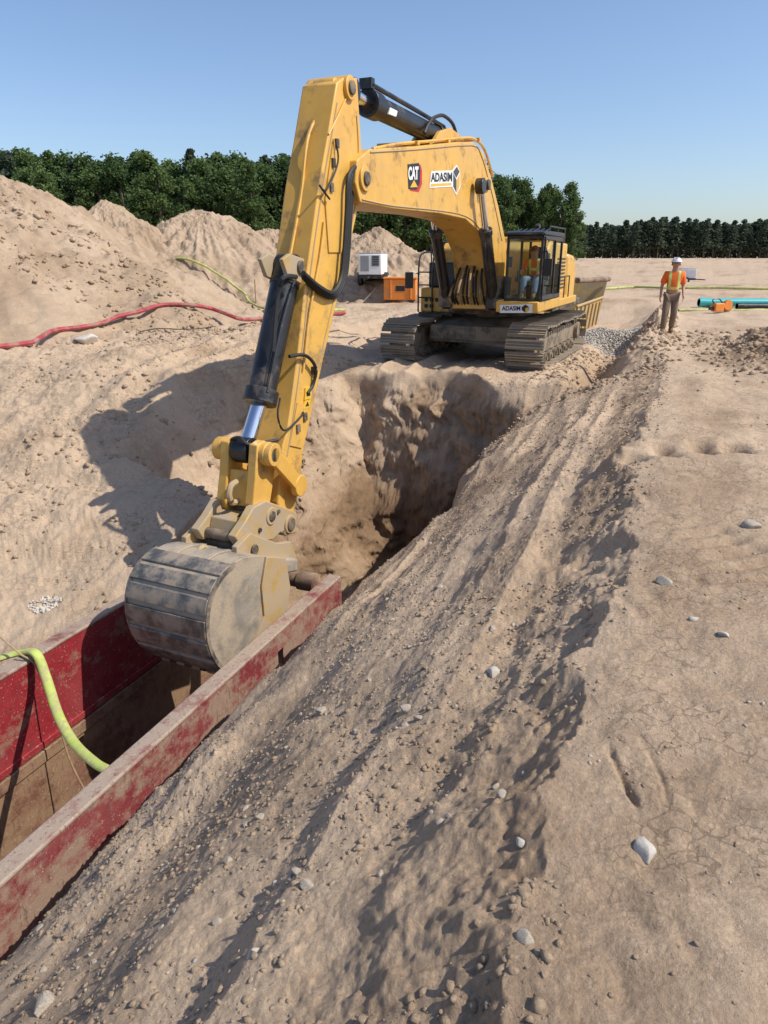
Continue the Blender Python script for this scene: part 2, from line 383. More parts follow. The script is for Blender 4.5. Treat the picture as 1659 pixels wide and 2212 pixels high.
rr=np.concatenate([[.02,.3,.6],np.geomspace(.8,13,520,endpoint=False),np.linspace(13,19.5,260,endpoint=False),np.geomspace(19.5,60,130,endpoint=False),np.geomspace(60,2500,70)])
T,RR=np.meshgrid(R(1)*th,rr); X=RR*np.sin(T);Y=RR*np.cos(T)
Z=terrain(X,Y)
a_=X*.381+Y*.925;b_=X*.925-Y*.381
damp_shade=.04+.9*sm(-Z,2.6,4.2)*(a_>8.5)+.55*np.exp(-((b_+.72+.2*fbm(a_*.5,b_,2,70))/.42)**2)*(a_<19)*(a_>0)+.36*fbm(a_*.3,b_*1.4,3,71)  # damp low in the pit; shade under the slope's lip painted as dark band
wallm=sm(a_,13.8,15.2)*sm(-a_,-20,-18)*sm(b_,-7.6,-6.8)*sm(-b_,2.2,3.0)*sm(-Z,.75,1.5)
damp_shade=damp_shade+.45*wallm-.1*(b_<-7)*(Z>-2.9)+.1*sm(-b_,.2,-1.5)*sm(fbm(X*.6,Y*.6,3,72),-.2,.6)*(RR<14)
damp_shade=damp_shade+.34*sm(b_,-.2,.3)*sm(-RR,-30,-14)*sm(fbm(X*.4,Y*.4,3,75),-.6,.5)+.9*np.exp(-((X-8.9-.1*(Y-15))/1.25)**2-((Y-15.2)/3.1)**2)
damp_shade=damp_shade+.35*fbm(X*.12,Y*.35,3,73)*sm(RR,18,30)+.34*fbm(X*.35,Y*1.1,4,74)*(b_<-7)*(RR<25)+.55*np.exp(-((b_+1.95)/.7)**2)*sm(a_,15.5,17.5)*sm(-a_,-27,-23)
crust=sm(b_,-.4,.2)*sm(-RR,-14,-8)+.6*sm(-b_,7.3,8)
wm=sm(a_,10.5,13.0)*sm(-a_,-19.5,-17.8)*sm(b_,-11,-9)*sm(-b_,2.2,3.0)*sm(-Z,.7,1.3)
dd=.20*fbm(b_*.8,Z*1.0,4,91,.6)+.06*fbm(b_*4+X,Z*5,4,92,.65)
w_,v_=worley(b_*1.6+.3*X,Z*1.9,93); dd=dd+.14*np.clip(.5-w_,0,1)*v_
dn=.13*fbm(a_*1.1,Z*1.4,5,94,.62)
X=X+wm*(-dd*.381+dn*.925*.6); Y=Y+wm*(-dd*.925-dn*.381*.6); 
g=gridmesh('ground',X,Y,Z,M['soil'],damp_shade,None,crust); g['kind']='structure'

PL={'big':'largest pale dirt pile with tyre-rough slope behind the red hose at far left','b':'pointed dirt pile rising behind the largest pile at left',
 'c':'broad pale dirt pile peaking left of the excavator stick','d':'lower shoulder dirt pile just left of the excavator stick','e':'dirt pile hidden behind the excavator stick',
 'f':'pale dirt pile between the excavator stick and the grey generator','g':'low dirt pile sloping down beside the orange tank'}
for P in PILES:
    rad=(P[3]/P[4]+P[5])*1.35+1; t=np.linspace(0,2*math.pi,420); r_=np.linspace(0,rad,240)
    T,RR=np.meshgrid(t,r_); X=P[1]+RR*np.cos(T)*P[6];Y=P[2]+RR*np.sin(T); Z=pileh(P,X,Y); G=terrain(X,Y,False)
    o=gridmesh('dirt_pile',X,Y,np.maximum(Z,G-.5),M['pile'],None,(Z>G-.25).ravel()); tag(o,PL[P[0]],'dirt pile','dirt piles along the back of the site')

# ---------------- stones
def rockmesh(name,seed,m,sub=2,amp=.25):
    bm=bmesh.new(); bmesh.ops.create_icosphere(bm,subdivisions=sub,radius=1); rd=random.Random(seed)
    off=[(Vector((rd.uniform(-1,1),rd.uniform(-1,1),rd.uniform(-1,1))).normalized(),rd.uniform(.45,.85)) for _ in range(13)]
    for v in bm.verts:
        for n,d in off:
            k=v.co.dot(n)-d
            if k>0: v.co-=n*k*.92
        v.co*=1+rd.uniform(-amp,amp)*.12
    me=bpy.data.meshes.new(name); bm.to_mesh(me); bm.free()
    for p in me.polygons:p.use_smooth=True
    me.materials.append(m); return me
RM=[rockmesh('stone',i,M['stone'],3) for i in range(5)]; RP=[rockmesh('stone',i+20,M['palestone'],3) for i in range(3)]
def stone(px,py,w,me,label,group=None,sq=.6,name='stone',p=None):
    p=p or hit(px,py); o=bpy.data.objects.new(name,me); C.objects.link(o); o.scale=(w/2,w/2*random.uniform(.7,.95),w/2*sq)
    o.location=p+Vector((0,0,w*.04)); o.rotation_euler=(random.uniform(-.3,.3),random.uniform(-.3,.3),random.uniform(0,6)); tag(o,label,'stone',group)
def pxw(px,py,wpx): p=hit(px,py); d=p.y*CP+(H0-p.z)*SP; return wpx*d/F
for px,py,w,me,l in [(187,738,56,RP[0],'large pale boulder beside the red hose on the left bank'),(100,2172,70,RM[1],'round tan stone cut by the bottom left corner'),
 (546,2062,36,RP[1],'grey egg-shaped stone near the bottom left of the slope'),(1395,1838,66,RP[2],'pale broken rock on the flat ground at lower right'),
 (1430,1260,50,RM[2],'flat grey stone on the right-hand flat ground, left of the edge pebbles'),(1620,1137,50,RM[3],'flat grey stone by the right edge of the flat ground'),
 (1562,1371,30,RP[0],'small pale stone low on the right flat ground'),(1128,1822,36,RP[1],'white pebble at the foot of the dark band, lower middle'),
 (1065,1452,38,RP[2],'pale angular stone in the rut halfway up the slope'),(697,1537,34,RM[0],'light grey stone on the slope beside the red panel'),
 (952,1270,26,RM[1],'rounded tan stone high on the slope crest'),(1135,2030,50,RM[3],'brown stone half buried near the bottom middle'),
 (880,1532,38,RM[4],'tan stone in the middle of a pebble cluster on the slope'),(660,1915,46,RM[2],'tan stone beside the lower groove of the slope'),
 (1498,1338,24,RP[0],'small white stone on right flat ground above the smaller pale one')]:
    stone(px,py,pxw(px,py,w),me,l)
rd=random.Random(11)
for i in range(190):
    a=2+rd.random()**1.3*13; b=-rd.uniform(.4,4.0); q=ab(a,b); z=float(terrain(np.array([q.x]),np.array([q.y]))[0])
    stone(0,0,rd.choice([.03,.03,.04,.05,.06,.08]),rd.choice(RM),'small rounded stone lying loose on the trench slope','small stones scattered on the trench slope',p=Vector((q.x,q.y,z)))
for i in range(60):
    a=1.5+rd.random()**1.2*14; b=rd.uniform(.0,5.); q=ab(a,b); z=float(terrain(np.array([q.x]),np.array([q.y]))[0])
    stone(0,0,rd.choice([.02,.025,.03,.05]),rd.choice(RM+RP[:1]),'small stone lying on the flat ground right of the trench','small stones scattered on the right flat ground',p=Vector((q.x,q.y,z)))
def scatter(name,n,fn,smin_,smax_,m,pw=3):
    bm=bmesh.new(); bmesh.ops.create_icosphere(bm,subdivisions=1,radius=1)
    bv=np.array([v.co[:] for v in bm.verts]); bf=np.array([[v.index for v in f.verts] for f in bm.faces]); bm.free()
    ctr=fn(n); n=len(ctr); s=smin_+(smax_-smin_)*rng.random(n)**pw
    V=bv[None]*(1+.34*rng.standard_normal((n,len(bv),1)).clip(-1.2,1.2))*s[:,None,None]*np.stack([np.ones(n),.6+.4*rng.random(n),.5+.3*rng.random(n)],-1)[:,None,:]
    th=rng.random(n)*6.28; c,s_=np.cos(th)[:,None],np.sin(th)[:,None]
    V=np.stack([V[...,0]*c-V[...,1]*s_,V[...,0]*s_+V[...,1]*c,V[...,2]],-1)+ctr[:,None,:]
    Fc=(bf[None]+np.arange(n)[:,None,None]*len(bv)).reshape(-1,3); V=V.reshape(-1,3)
    me=bpy.data.meshes.new(name); me.vertices.add(len(V)); me.vertices.foreach_set('co',V.astype(np.float32).ravel())
    me.loops.add(Fc.size); me.loops.foreach_set('vertex_index',Fc.astype(np.int32).ravel())
    me.polygons.add(len(Fc)); me.polygons.foreach_set('loop_start',np.arange(0,Fc.size,3,dtype=np.int32))
    me.update(calc_edges=True)
    me.materials.append(m); o=bpy.data.objects.new(name,me); C.objects.link(o); return o
def on_ab(a0,a1,pw,b0,b1,seed,thr):
    def f(n):
        a=a0+(a1-a0)*rng.random(n)**pw; b=b0+(b1-b0)*rng.random(n)
        X=a*.381+b*.925;Y=a*.925-b*.381; k=fbm(X*.9,Y*.9,3,seed)>thr; X=X[k];Y=Y[k]
        return np.stack([X,Y,terrain(X,Y)],-1)
    return f
o=scatter('soil_clods',34000,on_ab(1,17,1.4,-4.3,-.1,81,-.3),.003,.026,M['clod'],4.5); tag(o,'loose crumbs and clods of soil covering the trench slope','soil clods'); o['kind']='stuff'
o=scatter('gravel',5200,on_ab(1,20,1.4,-4.3,6,82,.0),.003,.017,M['stone']); tag(o,'small grey pebbles strewn over slope and flat ground','gravel'); o['kind']='stuff'
o=scatter('soil_clods',9000,on_ab(1,16,1.3,-.4,5,85,-.1),.002,.014,M['clod'],4); tag(o,'fine crumbs of soil on the flat ground right of the trench','soil clods'); o['kind']='stuff'
o=scatter('soil_clods',7000,on_ab(5,18,1,-16,-7.4,83,.0),.01,.07,M['clod'],4); tag(o,'loose crumbs of soil on the left bank','soil clods'); o['kind']='stuff'
o=scatter('soil_clods',4000,on_ab(15,27,1,-3.2,-.2,86,-.3),.01,.09,M['clod'],3); tag(o,'loose clods along the cut between excavator track and walking worker','soil clods'); o['kind']='stuff'
def onmound(n):
    X=8.6+1.0*rng.standard_normal(n);Y=15.2+2.4*rng.standard_normal(n); return np.stack([X,Y,terrain(X,Y)],-1)
o=scatter('soil_clods',2600,onmound,.01,.10,M['clod'],3); tag(o,'clods on the dark dirt mound at the right edge','soil clods'); o['kind']='stuff'
def onpile(n):
    X=-17+13*rng.random(n);Y=19+8*rng.random(n); k=fbm(X*.5,Y*.5,3,84)>-.1; X=X[k];Y=Y[k]; return np.stack([X,Y,HH(X,Y)],-1)
o=scatter('soil_clods',7000,onpile,.015,.12,M['clod'],5); tag(o,'loose stones and clods rolled down the largest dirt pile','soil clods'); o['kind']='stuff'

# ---------------- excavator
K=1.14; EX,EY,EZ=3.25,21.55,-.69; FX,FY=.415,.91
def S(px,py,l=0):
    u,yd,zd=ray(px,py); A1=EX+K*FY*l; A2=EY-K*FX*l; q=FY/FX
    t=(A2-q*A1)/(yd-q*u); s=(A1-u*t)/(K*FX); return (s,(H0+t*zd-EZ)/K)
def S3(px,py,l=0): s,z=S(px,py,l); return (s,l,z)
def L(px,py,s):
    u,yd,zd=ray(px,py); B1=EX-K*FX*s; B2=EY-K*FY*s; q=FX/FY
    t=(B2+q*B1)/(yd+q*u); return ((u*t-B1)/(K*FY),(H0+t*zd-EZ)/K)
ROT=math.atan2(-FY,-FX)
ex=thing('excavator','large yellow tracked excavator reaching its arm down into the trench','excavator',(EX,EY,EZ),ROT,scale=K)
def exw(s,l,z): return Vector((EX+K*(-FX*s+FY*l),EY+K*(-FY*s-FX*l),EZ+K*z))
def trackpath(t,r=.45,s0=-2.15,s1=2.35,zc=.5):
    Ls=s1-s0; P=2*Ls+2*math.pi*r; d=(t%1)*P
    if d<Ls: return s0+d,zc+r-.03*math.sin(d/Ls*math.pi*3)**2,0
    d-=Ls
    if d<math.pi*r: a=math.pi/2-d/r; return s1+r*math.cos(a),zc+r*math.sin(a),math.pi/2-a
    d-=math.pi*r
    if d<Ls: return s1-d,zc-r,math.pi
    d-=Ls; a=-math.pi/2-d/r; return s0+r*math.cos(a),zc+r*math.sin(a),math.pi/2-a
for sd in (-1,1):
    lc=sd*1.52; NS=44; m=MB(); pitch=(2*4.5+2*math.pi*.45)/NS
    for i in range(NS):
        s,z,a=trackpath(i/NS); rot=Matrix.Rotation(a,3,'Y')
        m.box((s,lc,z),(pitch*.80,.86,.035),rot)
        for o_,hh in ((-.07,.07),(.0,.035),(.065,.055)):
            m.box(Vector((s,lc,z))+rot@Vector((o_,0,.035)),(.022,.84,hh),rot)
        m.box(Vector((s,lc,z))+rot@Vector((0,0,-.05)),(pitch*.8,.3,.08),rot)
    tr=m.build('track',M['shoe'],ex)
    m=MB(); m.prism([(-1.9,.32),(2.0,.32),(2.15,.5),(1.6,.74),(-1.5,.74),(-2.0,.6)],lc-.2,lc+.2); m.build('track_frame',M['frame'],tr,.02)
    MB().cyl((2.35,lc-.22,.5),(2.35,lc+.22,.5),.40,n=28).cyl((2.35,lc-.27,.5),(2.35,lc+.27,.5),.14).build('idler',M['frame'],tr,.015)
    m=MB(); m.cyl((-2.15,lc-.2,.5),(-2.15,lc+.2,.5),.33,n=24).cyl((-2.15,lc-.3,.5),(-2.15,lc+.3,.5),.22)
    for k in range(14):
        a=k*2*math.pi/14; m.box((-2.15+.35*math.cos(a),lc,.5+.35*math.sin(a)),(.11,.12,.07),Matrix.Rotation(-a,3,'Y'))
    m.build('sprocket',M['frame'],tr)
    for k in range(7): MB().cyl((-1.6+k*.55,lc-.26,.2),(-1.6+k*.55,lc+.26,.2),.13).cyl((-1.6+k*.55,lc-.3,.2),(-1.6+k*.55,lc+.3,.2),.06).build('roller',M['frame'],tr)
    for k in (-.8,.9): MB().cyl((k,lc-.2,.82),(k,lc+.2,.82),.08).build('roller',M['frame'],tr)
MB().prism([(-1.5,.45),(1.7,.45),(1.6,.8),(.9,1.0),(-.9,1.0),(-1.4,.8)],-1.15,1.15).span(1.6,1.75,-1.1,1.1,.5,.85).build('car_body',M['frame'],ex,.03)
MB().cyl((0,0,.98),(0,0,1.16),.85,n=40).cyl((0,0,1.02),(0,0,1.08),.95,n=40).build('turntable',M['dark'],ex)
MB().prism([(-3.0,1.14),(1.9,1.14),(2.1,1.25),(2.1,1.36),(-3.0,1.36)],-.55,.55).span(-2.9,1.15,-1.5,-.55,1.14,1.3).span(-2.6,1.0,.55,1.7,1.18,1.34).build('deck',M['dark'],ex,.02)
MB().span(.5,2.70,.80,1.74,1.26,1.50).build('cab_platform',M['yellow'],ex,.03)
MB().span(-1.9,.55,.75,1.72,1.26,1.44).build('step_deck',M['yellow'],ex,.02)
m=MB(); m.prism([(.42,1.36),(.42,2.58),(.2,2.74),(-1.9,2.74),(-2.0,1.36)],-1.35,1.38); hood=m.build('engine_hood',M['yellow'],ex,.05)
m=MB()
for k in range(9): m.span(-1.75,-.7,1.375,1.395,1.62+k*.09,1.66+k*.09)
m.build('vent_grille',M['black'],hood)
MB().span(-1.4,-.2,-.9,1.1,2.73,2.88).build('hood_hump',M['yellow'],hood,.05)
MB().cyl((-.9,.75,2.8),(-.9,.75,3.1),.07).cyl((-.9,.75,3.1),(-1.05,.75,3.15),.07).build('exhaust_pipe',M['black'],hood)
m=MB()
for x in (.1,-.9,-1.8): m.cyl((x,1.3,2.7),(x,1.3,3.1),.018,n=6)
m.cyl((.1,1.3,3.1),(-1.8,1.3,3.1),.018,n=6).cyl((.1,1.3,2.9),(-1.8,1.3,2.9),.014,n=6); m.build('handrail',M['black'],ex)
m=MB()
for x in (.3,-.3,-.9): m.cyl((x,1.68,1.42),(x,1.68,1.95),.016,n=6)
m.cyl((.3,1.68,1.95),(-.9,1.68,1.95),.018,n=6); m.build('handrail',M['black'],ex)
m=MB(); m.prism([(-2.0,1.2),(-2.0,2.5),(-2.9,2.45),(-3.2,2.1),(-3.2,1.35),(-3.0,1.2)],-1.5,1.42); m.build('counterweight',M['yellow'],ex,.1)
m=MB(); m.span(.0,1.2,-1.58,-.72,1.10,1.68); sb=m.build('storage_box',M['yellow'],ex,.04)
m=MB()
for lx in (-1.42,-1.28,-1.14,-1.0): m.cyl((1.195,lx,1.4),(1.212,lx,1.4),.052)
for lx in (-1.42,-1.28): m.cyl((1.195,lx,1.25),(1.212,lx,1.25),.052)
m.build('vent_hole',M['ink'],sb)
MB().span(-.9,1.02,-1.45,-.62,1.68,2.28).build('fuel_tank',M['black'],ex,.05)
MB().span(1.1,1.26,-1.6,-.7,1.02,1.10).span(1.2,1.5,-1.5,-.9,1.02,1.06).build('step',M['black'],ex)
m=MB()
for l_ in (-1.62,-1.25): m.tube([(1.24,l_,1.1),(1.26,l_,1.8),(1.2,l_,2.35),(.9,l_,2.5),(.3,l_,2.5),(.2,l_,2.3)],.022,6)
for z in (1.45,1.75,2.05): m.cyl((1.25,-1.62,z),(1.25,-1.25,z),.018,n=6)
m.build('handrail',M['black'],ex)
m=MB()
for l_ in (-.62,-1.4): m.tube([(.95,l_,2.28),(.95,l_,2.7),(.6,l_,2.75),(-.6,l_,2.75),(-.7,l_,2.3)],.018,6)
m.build('handrail',M['black'],ex)
m=MB(); m.tube([(1.2,-1.6,2.0),(1.35,-1.75,2.05),(1.4,-1.78,2.0)],.015,6); m.box((1.42,-1.8,1.86),(.05,.2,.38)); m.build('mirror',M['black'],ex)
m=MB(); m.tube([(2.6,1.75,2.5),(2.85,1.88,2.5),(2.88,1.9,2.35)],.015,6); m.box((2.88,1.92,2.2),(.05,.17,.34)); m.build('mirror',M['black'],ex)
# cab
l0,zb=L(1088,648,2.66); l1,_=L(1166,648,2.66); zt=L(1128,508,2.66)[1]; zb=1.50
s0,s1=.62,2.66
def post(m,s,l,w=.055): m.span(s-w/2,s+w/2,l-w/2,l+w/2,zb,zt)
m=MB()
for s in (s0,s1-.03,1.45):
    for l in (l0+.03,l1-.03): post(m,s,l,.055)
for l in (l0+.03,l1-.03):
    m.span(s0,s1,l-.03,l+.03,zb,zb+.1); m.span(s0,s1,l-.03,l+.03,zt-.1,zt)
for s in (s0,s1-.03):
    m.span(s-.03,s+.03,l0,l1,zb,zb+.06); m.span(s-.03,s+.03,l0,l1,zt-.07,zt)
m.span(s0-.02,s0+.03,l0,l1,zb,zb+.75)
cab=m.build('cab',M['black'],ex,.012)
m=MB(); m.prism([(s0-.05,zt),(s1+.02,zt),(s1+.06,zt+.05),(s1-.1,zt+.09),(s0,zt+.09)],l0-.02,l1+.02); m.build('roof',M['black'],cab,.02)
m=MB()
for k in range(6):
    lx=l0+.08+k*(l1-l0-.16)/5; m.cyl((s1+.1,lx,zt+.02),(s1-.9,lx,zt+.15),.012,n=6)
m.cyl((s1+.1,l0,zt+.02),(s1+.1,l1,zt+.02),.02,n=6); m.build('roof_guard',M['black'],cab)
MB().span(s1-.025,s1-.015,l0+.06,l1-.06,zb+.06,zt-.07).build('window',M['glass'],cab)
MB().span(s0+.05,1.42,l1-.035,l1-.025,zb+.1,zt-.1).build('window',M['glass'],cab)
MB().span(s0+.05,s1-.06,l0+.025,l0+.035,zb+.1,zt-.1).build('window',M['glass'],cab)
m=MB()
d0,d1=1.5,s1-.08
m.span(d0,d1,l1-.01,l1+.03,zb+.02,zb+.12); m.span(d0,d0+.05,l1-.01,l1+.03,zb+.12,zt-.03); m.span(d1-.05,d1,l1-.01,l1+.03,zb+.12,zt-.03); m.span(d0+.05,d1-.05,l1-.01,l1+.03,zt-.09,zt-.03)
door=m.build('door',M['black'],cab,.008)
MB().span(d0+.05,d1-.05,l1+.005,l1+.012,zb+.12,zt-.09).build('window',M['glass'],cab)
MB().tube([(d1-.15,l1+.03,zb+.4),(d1-.15,l1+.08,zb+.45),(d1-.15,l1+.08,zb+.7),(d1-.15,l1+.03,zb+.75)],.012,6).build('handle',M['greydk'],cab)
sc=(l0+l1)/2
MB().box((1.35,sc,zb+.34),(.5,.46,.12)).box((1.12,sc,zb+.68),(.12,.44,.62)).box((1.12,sc,zb+1.04),(.1,.26,.16)).span(1.2,1.5,sc-.2,sc+.2,zb,zb+.3).build('seat',M['greydk'],cab,.03)
MB().box((1.5,sc-.36,zb+.42),(.5,.1,.1)).cyl((1.78,sc-.34,zb+.45),(1.8,sc-.34,zb+.62),.02,n=8).box((2.3,sc-.40,zb+.8),(.05,.1,.22)).build('control_console',M['greydk'],cab,.01)
m=MB(); m.cyl((s1+.02,sc-.02,zb+.1),(s1+.03,sc+.25,zb+.6),.010,n=6); m.build('wiper',M['black'],cab)
# boom
BW=.40
boom_px=[(772,345),(800,322),(900,316),(985,307),(1022,307),(1044,328),(1062,385),(1078,450),(1092,520),(1097,600),(1088,668),(1048,668),(1054,600),(1050,545),(1034,500),(1006,474),(950,462),(850,452),(778,438),(768,395)]
bp=[S(x,y,BW) for x,y in boom_px]
boom=MB().prism(bp,-BW,BW).build('boom',M['yellow'],ex,.02)
def boss(name,mt,par,px,py,l,r,ext,n=24):
    s,z=S(px,py,l); return MB().cyl((s,-l-ext,z),(s,l+ext,z),r,n=n).build(name,mt,par,.01)
boss('boss',M['yellow'],boom,786,386,BW,.17,.04); boss('boss',M['yellow'],boom,1036,400,BW,.15,.16)
boss('pin',M['dark'],boom,786,386,BW,.095,.07); boss('pin',M['dark'],boom,1036,400,BW,.10,.22)
m=MB()
for l in (-.32,-.18,.14,.3):
    m.tube([S3(805,322,l),S3(860,311,l),S3(930,305,l),S3(990,299,l),S3(1022,300,l),S3(1046,322,l),S3(1064,380,l)],.028,6,4)
for x in (860,930,1000): s,z=S(x,312-(x-860)*.06,0); m.box((s,0,z),(.1,.74,.05))
m.build('hydraulic_pipe',M['yellow'],boom)
# weld seams along the flange edges
MB().tube([S3(x,y,BW+.004) for x,y in ((782,431),(850,445),(950,455),(1006,467),(1034,492),(1055,540),(1060,600))],.012,5,3).build('weld_seam',M['yellowdirt'],boom)
MB().tube([S3(x,y,BW+.004) for x,y in ((800,329),(900,323),(1018,314),(1038,332),(1055,388),(1070,450),(1084,520))],.012,5,3).build('weld_seam',M['yellowdirt'],boom)
for k in range(4):
    l=-.28+k*.16; MB().tube([S3(988,302,l),S3(978,268,l),S3(958,250,l),S3(938,254,l),S3(925,270,l),S3(917,288,l)],.032,7,6).build('hydraulic_hose',M['rubber'],boom)
def pxpoly(m,pts,l,d=.008): 
    q=[S(x,y,l) for x,y in pts]; m.prism(q,l,l+d)
def textmesh(body,off=.015):
    cu=bpy.data.curves.new('t','FONT'); cu.body=body; cu.offset=off; o=bpy.data.objects.new('t',cu); C.objects.link(o)
    bpy.context.view_layer.update(); dg=bpy.context.evaluated_depsgraph_get()
    me=bpy.data.meshes.new_from_object(o.evaluated_get(dg)); V=[v.co.copy() for v in me.vertices]; Fs=[list(p.vertices) for p in me.polygons]
    bpy.data.objects.remove(o); bpy.data.meshes.remove(me)
    x0=min(v.x for v in V);x1=max(v.x for v in V);y0=min(v.y for v in V);y1=max(v.y for v in V)
    return [((v.x-x0)/(x1-x0),(v.y-y0)/(y1-y0)) for v in V],Fs
def decaltext(name,body,fn,mt,parent,off=.015):
    V,Fs=textmesh(body,off); me=bpy.data.meshes.new(name); me.from_pydata([fn(*v) for v in V],[],Fs); me.materials.append(mt)
    o=bpy.data.objects.new(name,me); C.objects.link(o); o.parent=parent; return o
def rectmap(x0,y0,x1,y1,l,sk=0):
    def f(a,b):
        px=x0+(x1-x0)*a; py=y1-(y1-y0)*b+sk*a; s,z=S(px,py,l); return (s,l,z)
    return f
m=MB(); pxpoly(m,[(900,353),(908,356),(911,368),(911,398),(904,415),(886,412),(884,405),(900,402)],BW,.004); m.build('logo_edge',M['red'],boom)
m=MB(); pxpoly(m,[(880,355),(904,352),(907,366),(906,396),(899,410),(882,408)],BW,.008); m.build('logo_plate',M['ink'],boom)
m=MB(); pxpoly(m,[(885,405),(893,389),(901,404)],BW,.012); m.build('logo_triangle',M['gold'],boom)
decaltext('logo_lettering','CAT',rectmap(882,360,904,389,BW+.014,-1),M['white'],boom,.05)
m=MB(); pxpoly(m,[(931,370),(978,368),(980,403),(927,406)],BW,.008); pxpoly(m,[(976,370),(986,356),(993,370),(994,404),(985,421),(976,404)],BW,.006); m.build('sign_plate',M['white'],boom)
decaltext('sign_lettering','ADASIM',rectmap(931,373,977,393,BW+.012,-1),M['ink'],boom,.03)
m=MB(); pxpoly(m,[(930,397),(974,395),(974,400),(929,403)],BW,.011); m.build('sign_stripe',M['gold'],boom)
m=MB(); pxpoly(m,[(978,374),(985,388),(985,416),(978,402)],BW,.010); pxpoly(m,[(978,371),(986,360),(992,371),(985,384)],BW,.010); m.build('emblem_dark_face',M['greydk'],boom)
m=MB(); pxpoly(m,[(986,388),(992,375),(992,402),(986,416)],BW,.010); m.build('emblem_gold_face',M['gold'],boom)
def Lmap(x0,y0,x1,y1,s):
    def f(a,b): l,z=L(x0+(x1-x0)*a,y1-(y1-y0)*b,s); return (s,l,z)
    return f
plat=MB()
q=[L(x,y,2.705) for x,y in ((1080,659),(1150,657),(1150,676),(1080,676))]
plat.hexa([(2.702,a,b) for a,b in q]+[(2.712,a,b) for a,b in q]); plat=plat.build('sign_plate',M['white'],ex)
decaltext('sign_lettering','ADASIM',Lmap(1084,661,1124,671,2.716),M['ink'],plat,.03)
m=MB(); q=[L(x,y,2.714) for x,y in ((1127,663),(1135,658),(1143,663),(1143,670),(1135,675),(1127,670))]
m.poly([(2.716,a,b) for a,b in q]); m.build('emblem',M['ink'],plat)
m=MB(); q=[L(x,y,2.714) for x,y in ((1135,666),(1143,663),(1143,670),(1135,675))]; m.poly([(2.720,a,b) for a,b in q]); m.build('emblem_gold_face',M['gold'],plat)
decaltext('logo_lettering','CAT',lambda a,b:(.35-.55*a,1.395,2.05+.3*b),M['ink'],hood,.05)
m=MB(); m.prism([(.02,2.04),(-.18,2.04),(-.08,2.2)],1.382,1.388); m.build('logo_triangle',M['gold'],hood)
# boom cylinders
for sg in (-1,1):
    l=sg*.56; t_=S(1038,402,.56); b_c=S(1066,655,.56)
    T_=Vector((t_[0],l,t_[1])); B_=Vector((b_c[0],l,b_c[1])); Mid=B_.lerp(T_,.66)
    c=MB().cyl(B_,Mid,.125,n=20).cyl(B_.lerp(Mid,.93),Mid,.145,n=20).cyl(B_-Vector((0,.1,0)),B_+Vector((0,.1,0)),.16).build('boom_cylinder',M['black'],ex,.01)
    MB().cyl(Mid,T_,.07).build('rod',M['chrome'],c)
    MB().cyl((T_.x,l-.08,T_.z),(T_.x,l+.08,T_.z),.15).build('rod_eye',M['black'],c,.01)
    MB().tube([B_+Vector((.16,0,.1)),B_.lerp(Mid,.5)+Vector((.17,0,0)),Mid+Vector((.15,0,0))],.025,6).build('pipe',M['black'],c)
for a,b in ((-.72,-.42),(.42,.72)): MB().prism([(1.2,1.3),(2.25,1.3),(2.25,1.75),(1.9,2.0),(1.2,1.95)],a,b).build('boom_bracket',M['dark'],ex,.02)
MB().span(1.2,2.0,-.42,.42,1.3,1.9).build('swing_motor_cover',M['dark'],ex,.05)
rh=random.Random(4)
for k in range(11): MB().tube([(2.1,-.42+k*.08,1.35),(2.3+rh.uniform(0,.2),-.40+k*.08,1.55+rh.uniform(0,.1)),(2.2+rh.uniform(-.05,.1),-.3+k*.06,1.9+rh.uniform(0,.2)),(1.95,-.3+k*.055,2.2+rh.uniform(0,.3))],.026,6).build('hydraulic_hose',M['rubber'] if k%3 else M['yellowdirt'],ex)
# stick cylinder
A_=Vector(S3(948,297,0)); B2=Vector(S3(793,222,0)); Tp=Vector(S3(755,196,0))
c=MB().cyl(A_,B2,.165,n=24).cyl(A_.lerp(B2,.9),B2,.20,n=24).cyl(A_.lerp(B2,.02),A_.lerp(B2,.08),.195,n=24).cyl(A_-Vector((0,.12,0)),A_+Vector((0,.12,0)),.18).build('stick_cylinder',M['black'],ex,.01)
MB().cyl(B2,Tp,.085).build('rod',M['chrome'],c)
MB().cyl(Tp-Vector((0,.1,0)),Tp+Vector((0,.1,0)),.16).build('rod_eye',M['black'],c)
MB().tube([A_+Vector((0,.1,.17)),A_.lerp(B2,.5)+Vector((0,.1,.2)),B2+Vector((0,.08,.23))],.035,6).box(B2+Vector((.0,0,.25)),(.12,.2,.14)).build('pipe',M['black'],c)
q=[S(x,y,.168) for x,y in ((842,232),(858,240),(855,252),(839,246))]
MB().prism(q,.15,.175).build('label_plate',M['white'],c)
q=[S(x,y,0) for x,y in ((905,318),(925,285),(948,278),(965,290),(985,312))]
for a,b in ((-.24,-.16),(.16,.24)): MB().prism(q,a,b).build('cylinder_bracket',M['yellow'],boom,.01)
